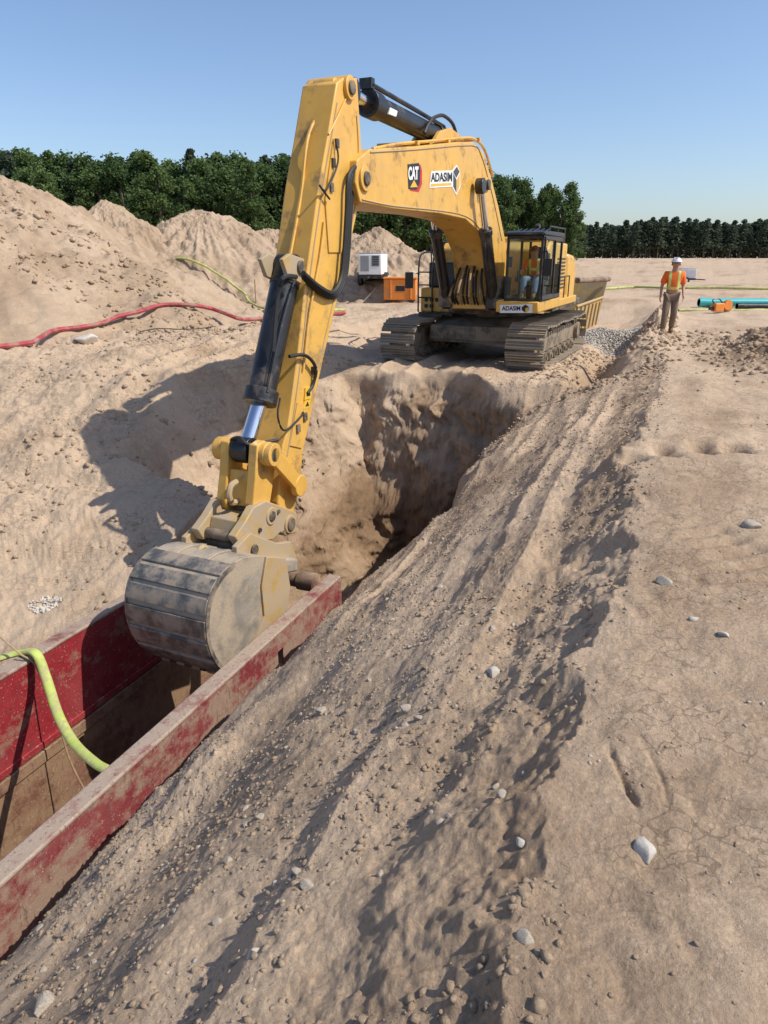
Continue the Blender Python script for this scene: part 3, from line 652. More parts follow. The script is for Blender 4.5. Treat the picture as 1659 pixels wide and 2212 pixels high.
# stick
SW=.265
st_px=[(728,178),(745,166),(772,168),(777,250),(782,330),(776,440),(750,560),(726,660),(698,780),(676,880),(656,970),(648,1050),(634,1112),(612,1118),(600,1085),(612,960),(622,930),(645,760),(662,600),(690,400),(708,300),(722,215)]
stick=MB().prism([S(x,y,SW) for x,y in st_px],-SW,SW).build('stick',M['yellow'],ex,.02)
boss('boss',M['yellow'],stick,752,190,SW,.15,.05); boss('boss',M['yellow'],stick,640,1048,SW,.13,.10)
boss('pin',M['dark'],stick,752,190,SW,.09,.08); boss('pin',M['dark'],stick,640,1048,SW,.08,.13)
boss('lifting_lug',M['yellow'],stick,727,186,.16,.10,.0)
MB().tube([S3(x,y,SW+.004) for x,y in ((728,222),(714,305),(697,402),(669,600),(652,760),(629,930),(620,985))],.011,5,3).build('weld_seam',M['yellowdirt'],stick)
MB().tube([S3(x,y,SW+.004) for x,y in ((770,250),(774,330),(768,440),(742,560),(718,660),(690,780),(668,880),(650,960))],.011,5,3).build('weld_seam',M['yellowdirt'],stick)
m=MB(); pxpoly(m,[(640,870),(672,875),(650,968),(624,962)],SW,.018); m.build('side_stiffener',M['yellow'],stick)
q=[S(x,y,.16) for x,y in ((606,560),(622,548),(655,560),(670,590),(672,640),(645,612),(618,598))]
for a,b in ((-.19,-.13),(.13,.19)): MB().prism(q,a,b).build('cylinder_bracket',M['yellowdirt'],stick,.01)
m=MB(); pxpoly(m,[(718,300),(752,292),(764,330),(758,430),(735,545),(708,545),(700,430)],SW,.02); m.build('side_stiffener',M['yellow'],stick)
for k in range(3):
    l=SW+.04+.03*k; MB().tube([S3(815,325,l),S3(782,338+k*6,l),S3(764-k*5,380,l),S3(757-k*4,460,l),S3(752-k*4,540,l),S3(745-k*4,600,l),S3(725-k*3,640-k*4,l),S3(690,632-k*6,l),S3(655,598-k*4,l)],.034,7,6).build('hydraulic_hose',M['rubber'],stick)
MB().tube([S3(640,598,.3),S3(612,600,.28),S3(600,640,.2),S3(590,760,.2)],.03,7).build('hydraulic_hose',M['rubber'],stick)
MB().tube([S3(625,770,.3),S3(660,768,.34),S3(682,795,.34),S3(676,830,.3),S3(664,850,.3)],.024,7).build('hydraulic_hose',M['rubber'],stick)
MB().tube([S3(605,860,.3),S3(600,900,.32),S3(615,930,.32),S3(650,900,.32),S3(655,890,.3)],.014,6).build('cable',M['rubber'],stick)
MB().tube([S3(724,300,.31),S3(730,350,.34),S3(705,410,.33),S3(690,400,.33),S3(712,430,.33)],.014,6).build('cable',M['rubber'],stick)
for dx in (0,9): MB().tube([S3(716+dx*.6,215,0),S3(668+dx,285,0),S3(650+dx,420,0),S3(625+dx,560,0)],.024,6).build('hydraulic_pipe',M['yellow'],stick)
MB().tube([S3(710,290,SW),S3(735,240,SW+.02),S3(750,205,SW)],.012,6).build('hydraulic_pipe',M['yellow'],stick)
MB().tube([S3(700,480,SW+.02),S3(690,560,SW+.02),S3(668,680,SW+.02),S3(655,800,SW+.02)],.02,6).build('hydraulic_pipe',M['yellow'],stick)
for pts in ([(657,838),(672,834),(669,860),(655,864)],[(655,866),(668,862),(665,880),(652,884)]):
    m=MB(); pxpoly(m,pts,SW,.024); m.build('warning_label',M['gold'],stick)
for pts in ([(659,856),(665,841),(667,854)],[(656,878),(661,867),(664,876)]):
    m=MB(); pxpoly(m,pts,SW,.028); m.build('warning_symbol',M['ink'],stick)
for x,y in ((724,310),(716,352),(712,405),(675,800),(655,900),(640,925)): s,z=S(x,y,SW); MB().box((s,SW+.02,z),(.08,.05,.11)).build('clamp',M['dark'],stick)
# bucket cylinder
T0=Vector(S3(622,578,0)); T1=Vector(S3(560,872,0)); T2=Vector(S3(529,972,0))
c=MB().cyl(T0,T1,.185,n=24).cyl(T0.lerp(T1,.90),T1,.225,n=24).cyl(T0.lerp(T1,.1),T0.lerp(T1,.14),.2,n=24).cyl(T0-Vector((0,.13,0)),T0+Vector((0,.13,0)),.17).build('bucket_cylinder',M['black'],ex,.01)
MB().cyl(T0-Vector((0,.22,0)),T0+Vector((0,.22,0)),.09).build('pin',M['dark'],c,.01)
MB().cyl(T1,T2,.10,n=20).build('rod',M['chrome'],c)
MB().cyl(T2-Vector((0,.11,0)),T2+Vector((0,.11,0)),.17).build('rod_eye',M['black'],c,.01)
for l in (.12,.17): MB().tube([T0+Vector((.1,l,-.1)),T0.lerp(T1,.4)+Vector((.14,l,0)),T0.lerp(T1,.9)+Vector((.14,l,0))],.03,6).build('pipe',M['black'],c)
MB().tube([Vector(S3(512,985,-.1)),Vector(S3(498,955,-.2)),Vector(S3(515,945,0)),Vector(S3(540,960,.15)),Vector(S3(600,950,.3))],.022,6).build('hydraulic_hose',M['rubber'],stick)
# linkage
lk=MB(); q=[S(x,y,.28) for x,y in ((556,962),(572,952),(592,962),(596,1000),(588,1060),(580,1112),(556,1120),(546,1090),(552,1030))]
lk.prism(q,.15,.28).prism(q,-.28,-.15)
q2=[S(x,y,.28) for x,y in ((557,1020),(588,1022),(583,1098),(552,1098))]; lk.prism(q2,-.15,.15)
s,z=S(532,975,0); lk.cyl((s,-.36,z),(s,-.15,z),.155).cyl((s,.15,z),(s,.36,z),.155)
lk=lk.build('power_link',M['yellow'],ex,.015)
MB().cyl((s,-.44,z),(s,.44,z),.10).build('pin',M['dark'],lk,.01)
s,z=S(512,1062,0); m=MB(); m.tube([(s+.0,0,z+.13),(s+.12,0,z+.11),(s+.17,0,z),(s+.12,0,z-.11),(s,0,z-.13)],.04,8,4); m.build('lifting_eye',M['yellowdirt'],lk)
a1=Vector((S(532,975,0)[0],0,S(532,975,0)[1])); e_=S(641,1048,.36); a2=Vector((e_[0],0,e_[1]))
for sg in (-1,1):
    d=(a2-a1).normalized(); nn=Vector((-d.z,0,d.x))*.10; y0=sg*.36; y1=sg*.43
    m=MB(); m.prism([((a1+nn).x,(a1+nn).z),((a2+nn).x,(a2+nn).z),((a2-nn).x,(a2-nn).z),((a1-nn).x,(a1-nn).z)],min(y0,y1),max(y0,y1))
    for A in (a1,a2): m.cyl((A.x,min(y0,y1)-.01,A.z),(A.x,max(y0,y1)+.01,A.z),.15)
    m.build('guide_link',M['yellow'],ex,.01)
# quick coupler
q=[S(x,y,.34) for x,y in ((530,1128),(548,1096),(575,1082),(610,1094),(642,1108),(640,1150),(618,1158),(606,1150),(590,1166),(545,1172),(520,1182),(508,1160))]
cp=MB(); cp.prism(q,.22,.34).prism(q,-.34,-.22)
q=[S(x,y,.34) for x,y in ((535,1130),(560,1112),(605,1115),(610,1145),(580,1160),(530,1165))]; cp.prism(q,-.22,.22)
cp=cp.build('quick_coupler',M['yellowdirt'],ex,.015)
boss('pin',M['dark'],cp,586,1115,.34,.07,.03); boss('pin',M['dark'],cp,625,1132,.34,.09,.05); boss('pin',M['dark'],cp,528,1165,.34,.07,.04)
boss('pin_collar',M['yellowdirt'],cp,625,1132,.34,.13,.025); boss('pin_collar',M['yellowdirt'],cp,586,1115,.34,.12,.015)
for l in (-.12,.12): MB().tube([Vector(S3(560,1085,l)),Vector(S3(530,1100,l)),Vector(S3(510,1130,l)),Vector(S3(525,1150,l))],.02,6).build('hydraulic_hose',M['rubber'],cp)
q=S(545,1140,0); MB().cyl((q[0]+.15,0,q[1]-.05),(q[0]-.2,0,q[1]+.05),.08,n=16).build('latch_cylinder',M['black'],cp)
for k,(x,y) in enumerate(((560,1145),(600,1105),(545,1160),(612,1150))):
    s,z=S(x,y,.34); MB().cyl((s,.33,z),(s,.365,z),.03,n=6).build('bolt',M['dark'],cp)
# bucket
W_=.64; WL=-.45
prof0=[(562,1200),(522,1206),(487,1230),(460,1266),(445,1308),(441,1354),(448,1400),(468,1438),(500,1460)]
prof=[]
for i in range(len(prof0)-1):
    p0=prof0[max(i-1,0)];p1=prof0[i];p2=prof0[i+1];p3=prof0[min(i+2,len(prof0)-1)]
    for k in range(4):
        t=k/4; prof.append(tuple(.5*((2*p1[j])+(p2[j]-p0[j])*t+(2*p0[j]-5*p1[j]+4*p2[j]-p3[j])*t*t+(3*p1[j]-p0[j]-3*p2[j]+p3[j])*t**3) for j in (0,1)))
prof.append(prof0[-1])
opn=[(530,1442),(575,1393),(605,1332),(619,1270),(614,1215)]
pr=[Vector((S(x,y,W_)[0],0,S(x,y,W_)[1])) for x,y in prof]
cen=sum((p for p in pr),Vector())/len(pr)
def strip(m,i0,i1,thk,la,lb,outo=0):
    o_=[];n_=[]
    for i in range(i0,i1+1):
        p=pr[i]; d=(p-cen).normalized(); a=p+d*outo; b=p-d*thk; o_.append((a.x,a.z)); n_.append((b.x,b.z))
    m.prism(o_+n_[::-1],la,lb)
bk=MB(); strip(bk,0,len(pr)-1,.05,WL+.02,W_-.02)
bkt=bk.build('bucket',M['bucket'],ex,0,50)
sp=[S(x,y,W_) for x,y in prof+opn]
for l in (W_-.03,WL-.01): MB().prism(sp,l,l+.04).build('side_plate',M['bucket'],bkt,.006)
for sg,lw in ((-1,WL),(1,W_)):
    q=[S(x,y,W_) for x,y in ((570,1202),(612,1205),(622,1268),(608,1336),(576,1396),(552,1420),(540,1400),(566,1330),(560,1265))]
    MB().prism(q,lw-(.04 if sg<0 else -.006),lw+(.04 if sg>0 else -.006)).build('side_cutter',M['yellowdirt'],bkt,.006)
    m=MB(); strip(m,6,32,.05,lw+(.005 if sg>0 else -.035),lw+(.035 if sg>0 else -.005),.012); m.build('heel_rim',M['rib'],bkt)
for i0,i1 in ((7,10),(11,14),(15,18),(19,22),(23,26),(27,31)):
    m=MB(); strip(m,i0,i1,.0,WL-.02,W_+.02,.028); m.build('wear_bar',M['rib'],bkt,.005)
for l in (-.15,.3):
    m=MB(); strip(m,1,7,.0,l-.04,l+.04,.03); m.build('back_rib',M['bucket'],bkt,.005)
for k in range(5):
    l=WL+.1+k*.23; p=pr[-1]; d=(pr[-1]-pr[-3]).normalized(); d2=Vector((d.x-.3,0,d.z-.2)).normalized()
    m=MB(); e=p+d2*.3; m.hexa([(p.x,l-.06,p.z+.05),(p.x,l+.06,p.z+.05),(p.x,l+.06,p.z-.05),(p.x,l-.06,p.z-.05),(e.x,l-.025,e.z+.01),(e.x,l+.025,e.z+.01),(e.x,l+.025,e.z-.01),(e.x,l-.025,e.z-.01)]); m.build('tooth',M['rib'],bkt)
q=[S(x,y,.34) for x,y in ((500,1180),(530,1150),(555,1160),(590,1172),(618,1168),(630,1200),(618,1232),(560,1240),(500,1232))]
for a,b in ((.34,.42),(-.42,-.34)): MB().prism(q,a,b).build('ear',M['yellowdirt'],bkt,.01)
q=[S(x,y,.34) for x,y in ((510,1218),(560,1200),(612,1200),(612,1228),(560,1238),(510,1238))]
MB().prism(q,WL+.05,.58).build('torque_tube',M['bucket'],bkt,.03)
cx_,cz_=S(452,1205,.1); m=MB()
m.tube([(cx_+.1*math.cos(t),.0,cz_+.12*math.sin(t)) for t in np.linspace(-.6,3.8,9)],.03,8,3); m.build('lifting_eye',M['yellowdirt'],bkt)
for x,y in ((590,1215),(548,1188)): boss('pin',M['dark'],bkt,x,y,.42,.07,.03)

# ---------------- trench shields
def abox(m,a0,a1,b0,b1,z0,z1):
    m.hexa([ab(a0,b0,z0),ab(a1,b0,z0),ab(a1,b1,z0),ab(a0,b1,z0),ab(a0,b0,z1),ab(a1,b0,z1),ab(a1,b1,z1),ab(a0,b1,z1)]); return m
def panel(name,b0,b1,z0,z1,mt,parent,slots,a1=9.2,rim=None):
    m=MB(); A0=.2; cuts=sorted(slots); a=A0; zs0,zs1=z1-.50,z1-.24
    for s_ in cuts: abox(m,a,s_-.07,b0,b1,z0,z1); abox(m,s_-.07,s_+.07,b0,b1,z0,zs0); abox(m,s_-.07,s_+.07,b0,b1,zs1,z1); a=s_+.07
    abox(m,a,a1,b0,b1,z0,z1)
    return m.build(name,mt,parent)
ts=thing('trench_shield','upper red steel trench shield holding open the trench around the bucket','trench shield',(0,0,0))
p=panel('side_panel',-4.75,-4.55,-4.05,-2.80,M['pdirty'],ts,[7.3,2.0]); p['label']='near side panel smeared with mud and peeling pink paint'
abox(MB(),.18,9.22,-4.757,-4.543,-2.80,-2.745).build('top_rail',M['prail'],p,.02)
abox(MB(),9.12,9.225,-4.765,-4.535,-4.05,-2.80).build('end_post',M['pdirty'],p,.015)
for a in (7.3,2.0): abox(MB(),a-.069,a+.069,-4.67,-4.64,-3.3,-3.04).build('lifting_hole',M['ink'],p)
p=panel('side_panel',-7.3,-7.1,-4.05,-2.80,M['pred'],ts,[2.0]); p['label']='far side panel in bright scratched red'
abox(MB(),.18,9.22,-7.307,-7.093,-2.80,-2.745).build('top_rail',M['prail'],p,.02)
abox(MB(),.2,9.2,-7.1,-7.07,-4.05,-3.95).build('bottom_rail',M['pred'],p,.01)
for a,z in ((8.78,-2.72),(8.75,-3.5),(.8,-3.1)):
    MB().cyl(ab(a,-7.1,z),ab(a,-4.75,z),.12).cyl(ab(a,-5.05,z),ab(a,-4.76,z),.15).cyl(ab(a,-7.07,z),ab(a,-6.9,z),.15).build('spreader_pipe',M['rust'],ts)
t2=thing('trench_shield','lower mud-coated brown trench shield stacked under the red one','trench shield',(0,0,0))
panel('side_panel',-4.75,-4.56,-6.3,-4.08,M['pbrown'],t2,[]); panel('side_panel',-7.29,-7.1,-6.3,-4.08,M['pbrown'],t2,[6.0,2.5])
abox(MB(),.2,9.2,-7.1,-7.06,-4.25,-4.08).build('top_rail',M['pbrown'],t2,.01)
for a in (8.8,.8): MB().cyl(ab(a,-7.08,-5.3),ab(a,-4.76,-5.3),.1).build('spreader_pipe',M['rust'],t2)

# hoses
def hosepx(pts,off,step=.25):
    P=[hit(x,y) for x,y in pts]; Q=[]
    for i in range(len(P)-1):
        p0=P[max(i-1,0)];p1=P[i];p2=P[i+1];p3=P[min(i+2,len(P)-1)]; n=max(2,int((p2-p1).length/step))
        for k in range(n):
            t=k/n; Q.append(.5*((2*p1)+(p2-p0)*t+(2*p0-5*p1+4*p2-p3)*t*t+(3*p1-p0-3*p2+p3)*t**3))
    Q.append(P[-1]); xs=np.array([q.x for q in Q]);ys=np.array([q.y for q in Q]); z=HH(xs,ys)
    zp=np.pad(z,3,mode='edge'); z2=np.maximum.reduce([zp[i:i+len(z)] for i in range(7)]); zq=np.pad(z2,3,mode='edge'); z2=sum(zq[i:i+len(z)] for i in range(7))/7
    return [Vector((a,b,c+off)) for a,b,c in zip(xs,ys,z2)]
o=MB().tube(hosepx([(-40,766),(20,755),(70,747),(110,732),(150,715),(200,712),(255,708),(300,690),(340,668),(368,662),(410,672),(460,690),(510,703),(540,700),(575,694),(640,690),(700,684),(745,680)],.05),.062,8,1).build('red_hose',M['redhose']); tag(o,'dusty red hose snaking along the left bank past the boulder','hose')
o=MB().tube(hosepx([(382,560),(415,578),(450,598),(490,622),(530,648),(570,668),(620,676),(680,674),(745,673)],.05),.055,8,1).build('lime_hose',M['limehose']); tag(o,'lime green hose running down the dirt pile behind the red hose','hose')
o=MB().tube([at_b(-40,1440,-7.7),at_b(0,1422,-7.5),at_b(45,1410,-7.3),at_b(78,1412,-7.0),at_b(100,1465,-6.8),at_b(126,1545,-6.3),at_b(160,1605,-5.8),at_b(205,1648,-5.3),at_b(238,1668,-5.0),at_b(262,1700,-4.9)],.060,12,8,.6).build('lime_hose',M['limehose']); tag(o,'flat lime yellow hose hanging over the red panel into the trench','hose')
o=MB().tube([at_b(-30,1350,-7.7),at_b(40,1410,-7.2),at_b(78,1440,-7.0),at_b(120,1540,-6.8),at_b(150,1640,-6.7),at_b(190,1720,-6.5)],.012,6,6).build('rope',M['wood']); tag(o,'thin tan rope dangling beside the flat lime hose','rope')
o=MB().tube(hosepx([(1235,626),(1300,628),(1370,624),(1430,626),(1500,624),(1560,627),(1640,626),(1700,628)],.06,1.),.07,7,1).build('lime_hose',M['limehose']); tag(o,'distant lime hose lying straight across the ground behind the walking worker','hose')
o=MB().tube(hosepx([(300,722),(340,712),(385,718),(430,712),(460,708)],.02),.015,6,1).build('cable',M['rubber']); tag(o,'thin dark cable lying beside the red hose','cable')
p=hit(553,655); o=MB().box(p+Vector((0,0,.5)),(.05,.05,1.2)).build('wooden_stake',M['wood']); tag(o,'upright wooden stake between lime hose and excavator stick','stake')

# ---------------- generator and orange tank
def generator(loc,rz,label,w=1.5,d=2.6,h=1.05,sc=1):
    t=thing('generator',label,'generator',loc,rz,scale=sc)
    MB().span(-w/2,w/2,-d/2,d/2,.55,.55+h).build('enclosure',M['white'],t,.04)
    MB().span(-w/2+.02,w/2-.02,-d/2+.02,d/2-.02,.55+h,.6+h).build('roof',M['grey'],t,.02)
    for q in ((-w/2+.1,-.05,.72),(.08,w/2-.1,.95)): MB().span(q[0],q[1],-d/2-.012,-d/2,q[2],.45+h).build('access_panel',M['grey'],t)
    m=MB()
    for k in range(6): m.span(.12,w/2-.14,-d/2-.02,-d/2-.012,1.0+k*.08,1.04+k*.08)
    m.build('vent_grille',M['ink'],t)
    MB().span(-w/2,w/2,-d/2,d/2,.38,.55).cyl((0,-d/2,.45),(0,-d/2-.9,.4),.05).build('trailer_frame',M['black'],t)
    for sx in (-1,1):
        wv=MB().cyl((sx*(w/2-.02),0,.33),(sx*(w/2+.2),0,.33),.33,n=24).build('wheel',M['rubber'],t,.03)
        MB().cyl((sx*(w/2+.19),0,.33),(sx*(w/2+.215),0,.33),.17).build('rim',M['white'],wv)
    return t
p=hit(806,655); generator((p.x,p.y+1.3,gz(p.x,p.y+1.3)),R(-8),'grey-white trailer generator parked in front of the dirt pile',1.15,2.2,.98)
p=at(866,650,36.5); z_=gz(p.x,p.y); t=thing('fuel_tank','orange steel site tank standing right of the grey-white generator','tank',(p.x,p.y+.6,z_),R(-6))
MB().span(-.8,.8,-.6,.6,.12,1.12).build('tank_body',M['orange'],t,.04)
MB().span(-.84,.84,-.64,.64,1.12,1.2).build('lid',M['orange'],t,.02)
for a,b in ((-.7,-.5),(.5,.7)): MB().span(a,b,-.6,.6,0,.12).build('skid',M['black'],t)
MB().span(-.2,.25,-.612,-.6,.55,.8).build('label_plate',M['ink'],t)
for x in (.55,-.45): MB().cyl((x,-.62,.2),(x,-.62,1.1),.03).build('rib',M['orange'],t)
p=at(1480,617,62); generator((p.x,p.y,gz(p.x,p.y)-.15),R(70),'distant white trailer pump half hidden behind the walking worker',1.1,1.7,.85,.85)

# ---------------- ribbed yellow bedding box behind the machine
t=thing('bedding_box','dull yellow ribbed steel stone box behind the right side of the excavator','stone box',(7.9,28.6,-.62),R(90-27))
for q in ([(-2.2,0,0),(2.2,0,0),(2.2,.06,0),(-2.2,.06,0),(-2.4,-.1,.95),(2.5,-.1,1.05),(2.5,-.04,1.05),(-2.4,-.04,.95)],[(-2.2,2.2,0),(2.2,2.2,0),(2.2,2.26,0),(-2.2,2.26,0),(-2.4,2.3,.95),(2.5,2.3,1.05),(2.5,2.36,1.05),(-2.4,2.36,.95)]):
    MB().hexa(q).build('side_wall',M['binyellow'],t)
for k in range(7):
    x=-2.1+k*.7; MB().hexa([(x-.05,-.06,0),(x+.05,-.06,0),(x+.05,0,0),(x-.05,0,0),(x-.05,-.15,.93),(x+.05,-.15,.93),(x+.05,-.1,.93),(x-.05,-.1,.93)]).build('rib',M['binyellow'],t)
MB().hexa([(2.2,-.02,0),(2.28,-.02,0),(2.28,2.28,0),(2.2,2.28,0),(2.9,-.2,1.85),(2.98,-.2,1.85),(2.98,2.4,1.85),(2.9,2.4,1.85)]).build('end_wall',M['binyellow'],t,.01)
MB().span(-2.2,2.2,.06,2.2,.0,.06).build('floor_plate',M['rust'],t)
MB().cyl((2.8,-.25,1.8),(-1.5,.1,1.85),.10).build('cross_pipe',M['rust'],t)
MB().cyl((-2.3,-.12,.98),(2.5,-.12,1.08),.05).build('top_rail',M['binyellow'],t)

p=hit(1300,735)
def heap(n):
    r=rng.random(n)**.6; t=rng.random(n)*6.28; X=p.x+.1+r*np.cos(t)*1.2; Y=p.y+.3+r*np.sin(t)*2.2
    return np.stack([X,Y,terrain(X,Y)+.4*(1-r)**1.2*rng.random(n)**.4],-1)
o=scatter('crushed_gravel',9000,heap,.012,.035,M['palestone'],1); tag(o,'heap of pale crushed gravel right of the excavator track','gravel'); o['kind']='stuff'
p2=hit(98,1310)
def heap2(n):
    r=rng.random(n)**.5; t=rng.random(n)*6.28; X=p2.x+r*np.cos(t)*.25; Y=p2.y+r*np.sin(t)*.2
    return np.stack([X,Y,terrain(X,Y)+.01],-1)
o=scatter('crushed_gravel',180,heap2,.01,.03,M['palestone'],1); tag(o,'small spill of white gravel on the left bank above the shield','gravel'); o['kind']='stuff'

def pipe(px0,px1,py,Y,r,m_,name,label,cat,group=None,dz=0):
    A=at(px0,py,Y);B=at(px1,py,Y); z=gz(A.x,Y)+r+dz; A.z=B.z=z
    pm=MB(); pm.cyl(A,B,r,n=20); pm.cyl(A,A+Vector((.25,0,0)),r*1.15,n=20); o=pm.build(name,m_); tag(o,label,cat,group)
pipe(1508,1740,663,31.5,.15,M['teal'],'drain_pipe','teal plastic pipe lying nearest behind the orange saw','pipe',dz=.06)
pipe(1512,1740,655,32.1,.15,M['teal'],'drain_pipe','second teal plastic pipe lying just behind the front one','pipe',dz=.06)
pipe(1590,1740,672,30.6,.12,M['black'],'drain_pipe','black pipe in front of the teal pipes at the right edge','pipe')
pipe(1465,1740,678,29.6,.05,M['limehose'],'thin_pipe','thin yellow pipe lying in front of the teal pipes','pipe')
for px in (1525,1610,1650):
    A=at(px,665,31.8); o=MB().box((A.x,31.8,gz(A.x,31.8)+.03),(.1,1.3,.09)).build('timber_block',M['wood']); tag(o,'timber block supporting the teal pipes','timber','timber blocks under the teal pipes')
A=at(1550,686,28.2); z=gz(A.x,28.2); t=thing('cut_off_saw','orange cut-off saw standing on the ground before the teal pipes','saw',(A.x,28.2,z),.3,scale=1.25)
MB().span(-.22,.12,-.1,.1,.05,.3).build('engine_case',M['orange'],t,.03)
MB().cyl((.3,-.015,.2),(.3,.015,.2),.19,n=28).build('blade',M['rust'],t)
MB().cyl((.3,-.05,.24),(.3,.05,.24),.15,n=24).build('blade_guard',M['orange'],t)
MB().tube([(-.2,0,.28),(-.28,0,.4),(-.05,0,.42),(.1,0,.3)],.018,6).span(-.36,-.2,-.04,.04,.1,.2).build('handle',M['black'],t)
t=thing('fence','low grey site fence in front of the dark treeline behind the machine','fence',(0,0,0))
for i in range(5):
    x0=5.5+i*2.6; y0=88; z0=gz(x0,y0)
    MB().box((x0+1.3,y0,z0+.9),(2.5,.04,1.5)).build('panel',M['grey'],t); MB().box((x0,y0-.05,z0+.9),(.08,.08,1.9)).build('post',M['black'],t)

# ---------------- people
def skinobj(name,V,E,Rd,mt,parent,sub=2,root=0):
    me=bpy.data.meshes.new(name); me.from_pydata([Vector(v) for v in V],E,[]); o=bpy.data.objects.new(name,me); C.objects.link(o)
    md=o.modifiers.new('s','SKIN'); md.use_smooth_shade=True
    for i,r in enumerate(Rd):
        sv=me.skin_vertices[0].data[i]; sv.radius=(r,r) if not isinstance(r,tuple) else r; sv.use_root=(i==root)
    sb=o.modifiers.new('u','SUBSURF'); sb.levels=sub; sb.render_levels=sub
    bpy.context.view_layer.update(); dg=bpy.context.evaluated_depsgraph_get()
    nm=bpy.data.meshes.new_from_object(o.evaluated_get(dg)); bpy.data.objects.remove(o)
    nm.materials.clear(); nm.materials.append(mt)
    for p in nm.polygons:p.use_smooth=True
    n=bpy.data.objects.new(name,nm); C.objects.link(n); n.parent=parent; return n
def person(label,loc,rz,J,mats,hat,sc=1):
    t=thing('person',label,'person',loc,rz,scale=sc)
    V=[];E=[];Rd=[];ix={}
    def add(k,co,r,par=None):
        V.append(Vector(co));Rd.append(r);ix[k]=len(V)-1
        if par is not None:E.append((ix[par],ix[k]))
    add('pel',J['pel'],.12); add('che',J['che'],.125,'pel'); add('uc',J['uc'],.12,'che'); add('nk',J['nk'],.055,'uc'); add('hd0',J['hd'],.078,'nk'); add('hd1',Vector(J['hd'])+Vector((0,.01,.07)),.092,'hd0'); add('hd2',Vector(J['hd'])+Vector((0,.012,.13)),.07,'hd1')
    for s,n in ((-1,'l'),(1,'r')):
        add('sh'+n,J['sh'+n],.06,'uc'); add('el'+n,J['el'+n],.042,'sh'+n); add('wr'+n,J['wr'+n],.027,'el'+n)
        d=(Vector(J['wr'+n])-Vector(J['el'+n])).normalized(); pm=Vector(J['wr'+n])+d*.055; add('pa'+n,pm,(.034),'wr'+n)
        side=d.cross(Vector((0,-1,.01))).normalized() if abs(d.y)<.8 else Vector((1,0,0)); fw=d.cross(side).normalized()
        if fw.y>0: fw=-fw
        for k,(o_,ln) in enumerate(((-.028,.062),(-.010,.072),(.010,.068),(.027,.052))):
            b=pm+d*.035+fw*o_; cur=Vector((-s*.012,0,0))
            add(f'f{k}{n}',b,.010,'pa'+n); add(f'g{k}{n}',b+d*ln*.5+cur,.009,f'f{k}{n}'); add(f'h{k}{n}',b+d*ln+cur*2.6,.008,f'g{k}{n}')
        tb=pm-d*.01+fw*.035; add('t0'+n,tb,.011,'pa'+n); add('t1'+n,tb+d*.035+fw*.025,.010,'t0'+n)
        add('hp'+n,J['hp'+n],.085,'pel'); add('kn'+n,J['kn'+n],.055,'hp'+n); add('an'+n,J['an'+n],.036,'kn'+n); add('to'+n,J['to'+n],.032,'an'+n)
    skinobj('body',V,E,Rd,mats['skin'],t)
    hd=Vector(J['hd'])
    MB().cyl(hd+Vector((0,-.085,.075)),hd+Vector((0,-.118,.045)),.010,.017,8).build('nose',mats['skin'],t)
    for s in (-1,1): MB().cyl(hd+Vector((s*.082,.01,.05)),hd+Vector((s*.096,.02,.055)),.028,.024,10).build('ear',mats['skin'],t)
    for s in (-1,1): MB().box(hd+Vector((s*.033,-.088,.082)),(.028,.012,.012)).build('eye',M['ink'],t)
    MB().box(hd+Vector((0,-.082,.008)),(.05,.01,.008)).build('mouth',M['rust'],t)
    m=MB(); m.tube([hd+Vector((-.083,.02,.10)),hd+Vector((-.06,.085,.07)),hd+Vector((0,.11,.05)),hd+Vector((.06,.085,.07)),hd+Vector((.083,.02,.10))],.025,6); m.build('hair',M['ink'],t)
    lr=lambda a,b,f:Vector(J[a]).lerp(Vector(J[b]),f)
    sv=[J['pel'],J['che'],J['uc'],lr('uc','nk',.65),J['shl'],lr('shl','ell',.9),J['shr'],lr('shr','elr',.9)]
    skinobj('shirt',sv,[(0,1),(1,2),(2,3),(2,4),(4,5),(2,6),(6,7)],[(.155,.14),(.165,.145),(.15,.13),.075,.092,.080,.092,.080],mats['shirt'],t)
    tv=[J['pel'],J['hpl'],J['knl'],lr('knl','anl',.93),J['hpr'],J['knr'],lr('knr','anr',.93)]
    skinobj('trousers',tv,[(0,1),(1,2),(2,3),(0,4),(4,5),(5,6)],[.135,.11,.085,.074,.11,.085,.074],mats['trousers'],t)
    for n in 'lr':
        a_2=Vector(J['an'+n]);tt=Vector(J['to'+n]); heel=a_2+(a_2-tt)*.35; heel.z=tt.z+.01
        skinobj('boot',[a_2+Vector((0,0,.08)),a_2,tt.lerp(a_2,.4),tt,heel],[(0,1),(1,2),(2,3),(1,4)],[.055,.055,.052,.046,.042],mats['boots'],t,root=1)
    m=MB(); c0=hd+Vector((0,.005,.115)); rows=[]
    for i in range(7):
        ph=i/6*math.pi/2; z=.10*math.sin(ph); r=.112*math.cos(ph)+.002; rows.append([m.bm.verts.new(c0+Vector((r*math.cos(a),r*1.12*math.sin(a),z))) for a in np.linspace(0,2*math.pi,20,endpoint=False)])
    for i in range(6):
        for k in range(20): m.bm.faces.new([rows[i][k],rows[i][(k+1)%20],rows[i+1][(k+1)%20],rows[i+1][k]])
    m.bm.faces.new(rows[6]); m.cyl(c0+Vector((0,-.02,-.008)),c0+Vector((0,-.02,.004)),.135,n=24); m.box(c0+Vector((0,0,.06)),(.03,.2,.09))
    m.build('hard_hat' if hat is M['white'] else 'cap',hat,t)
    return t
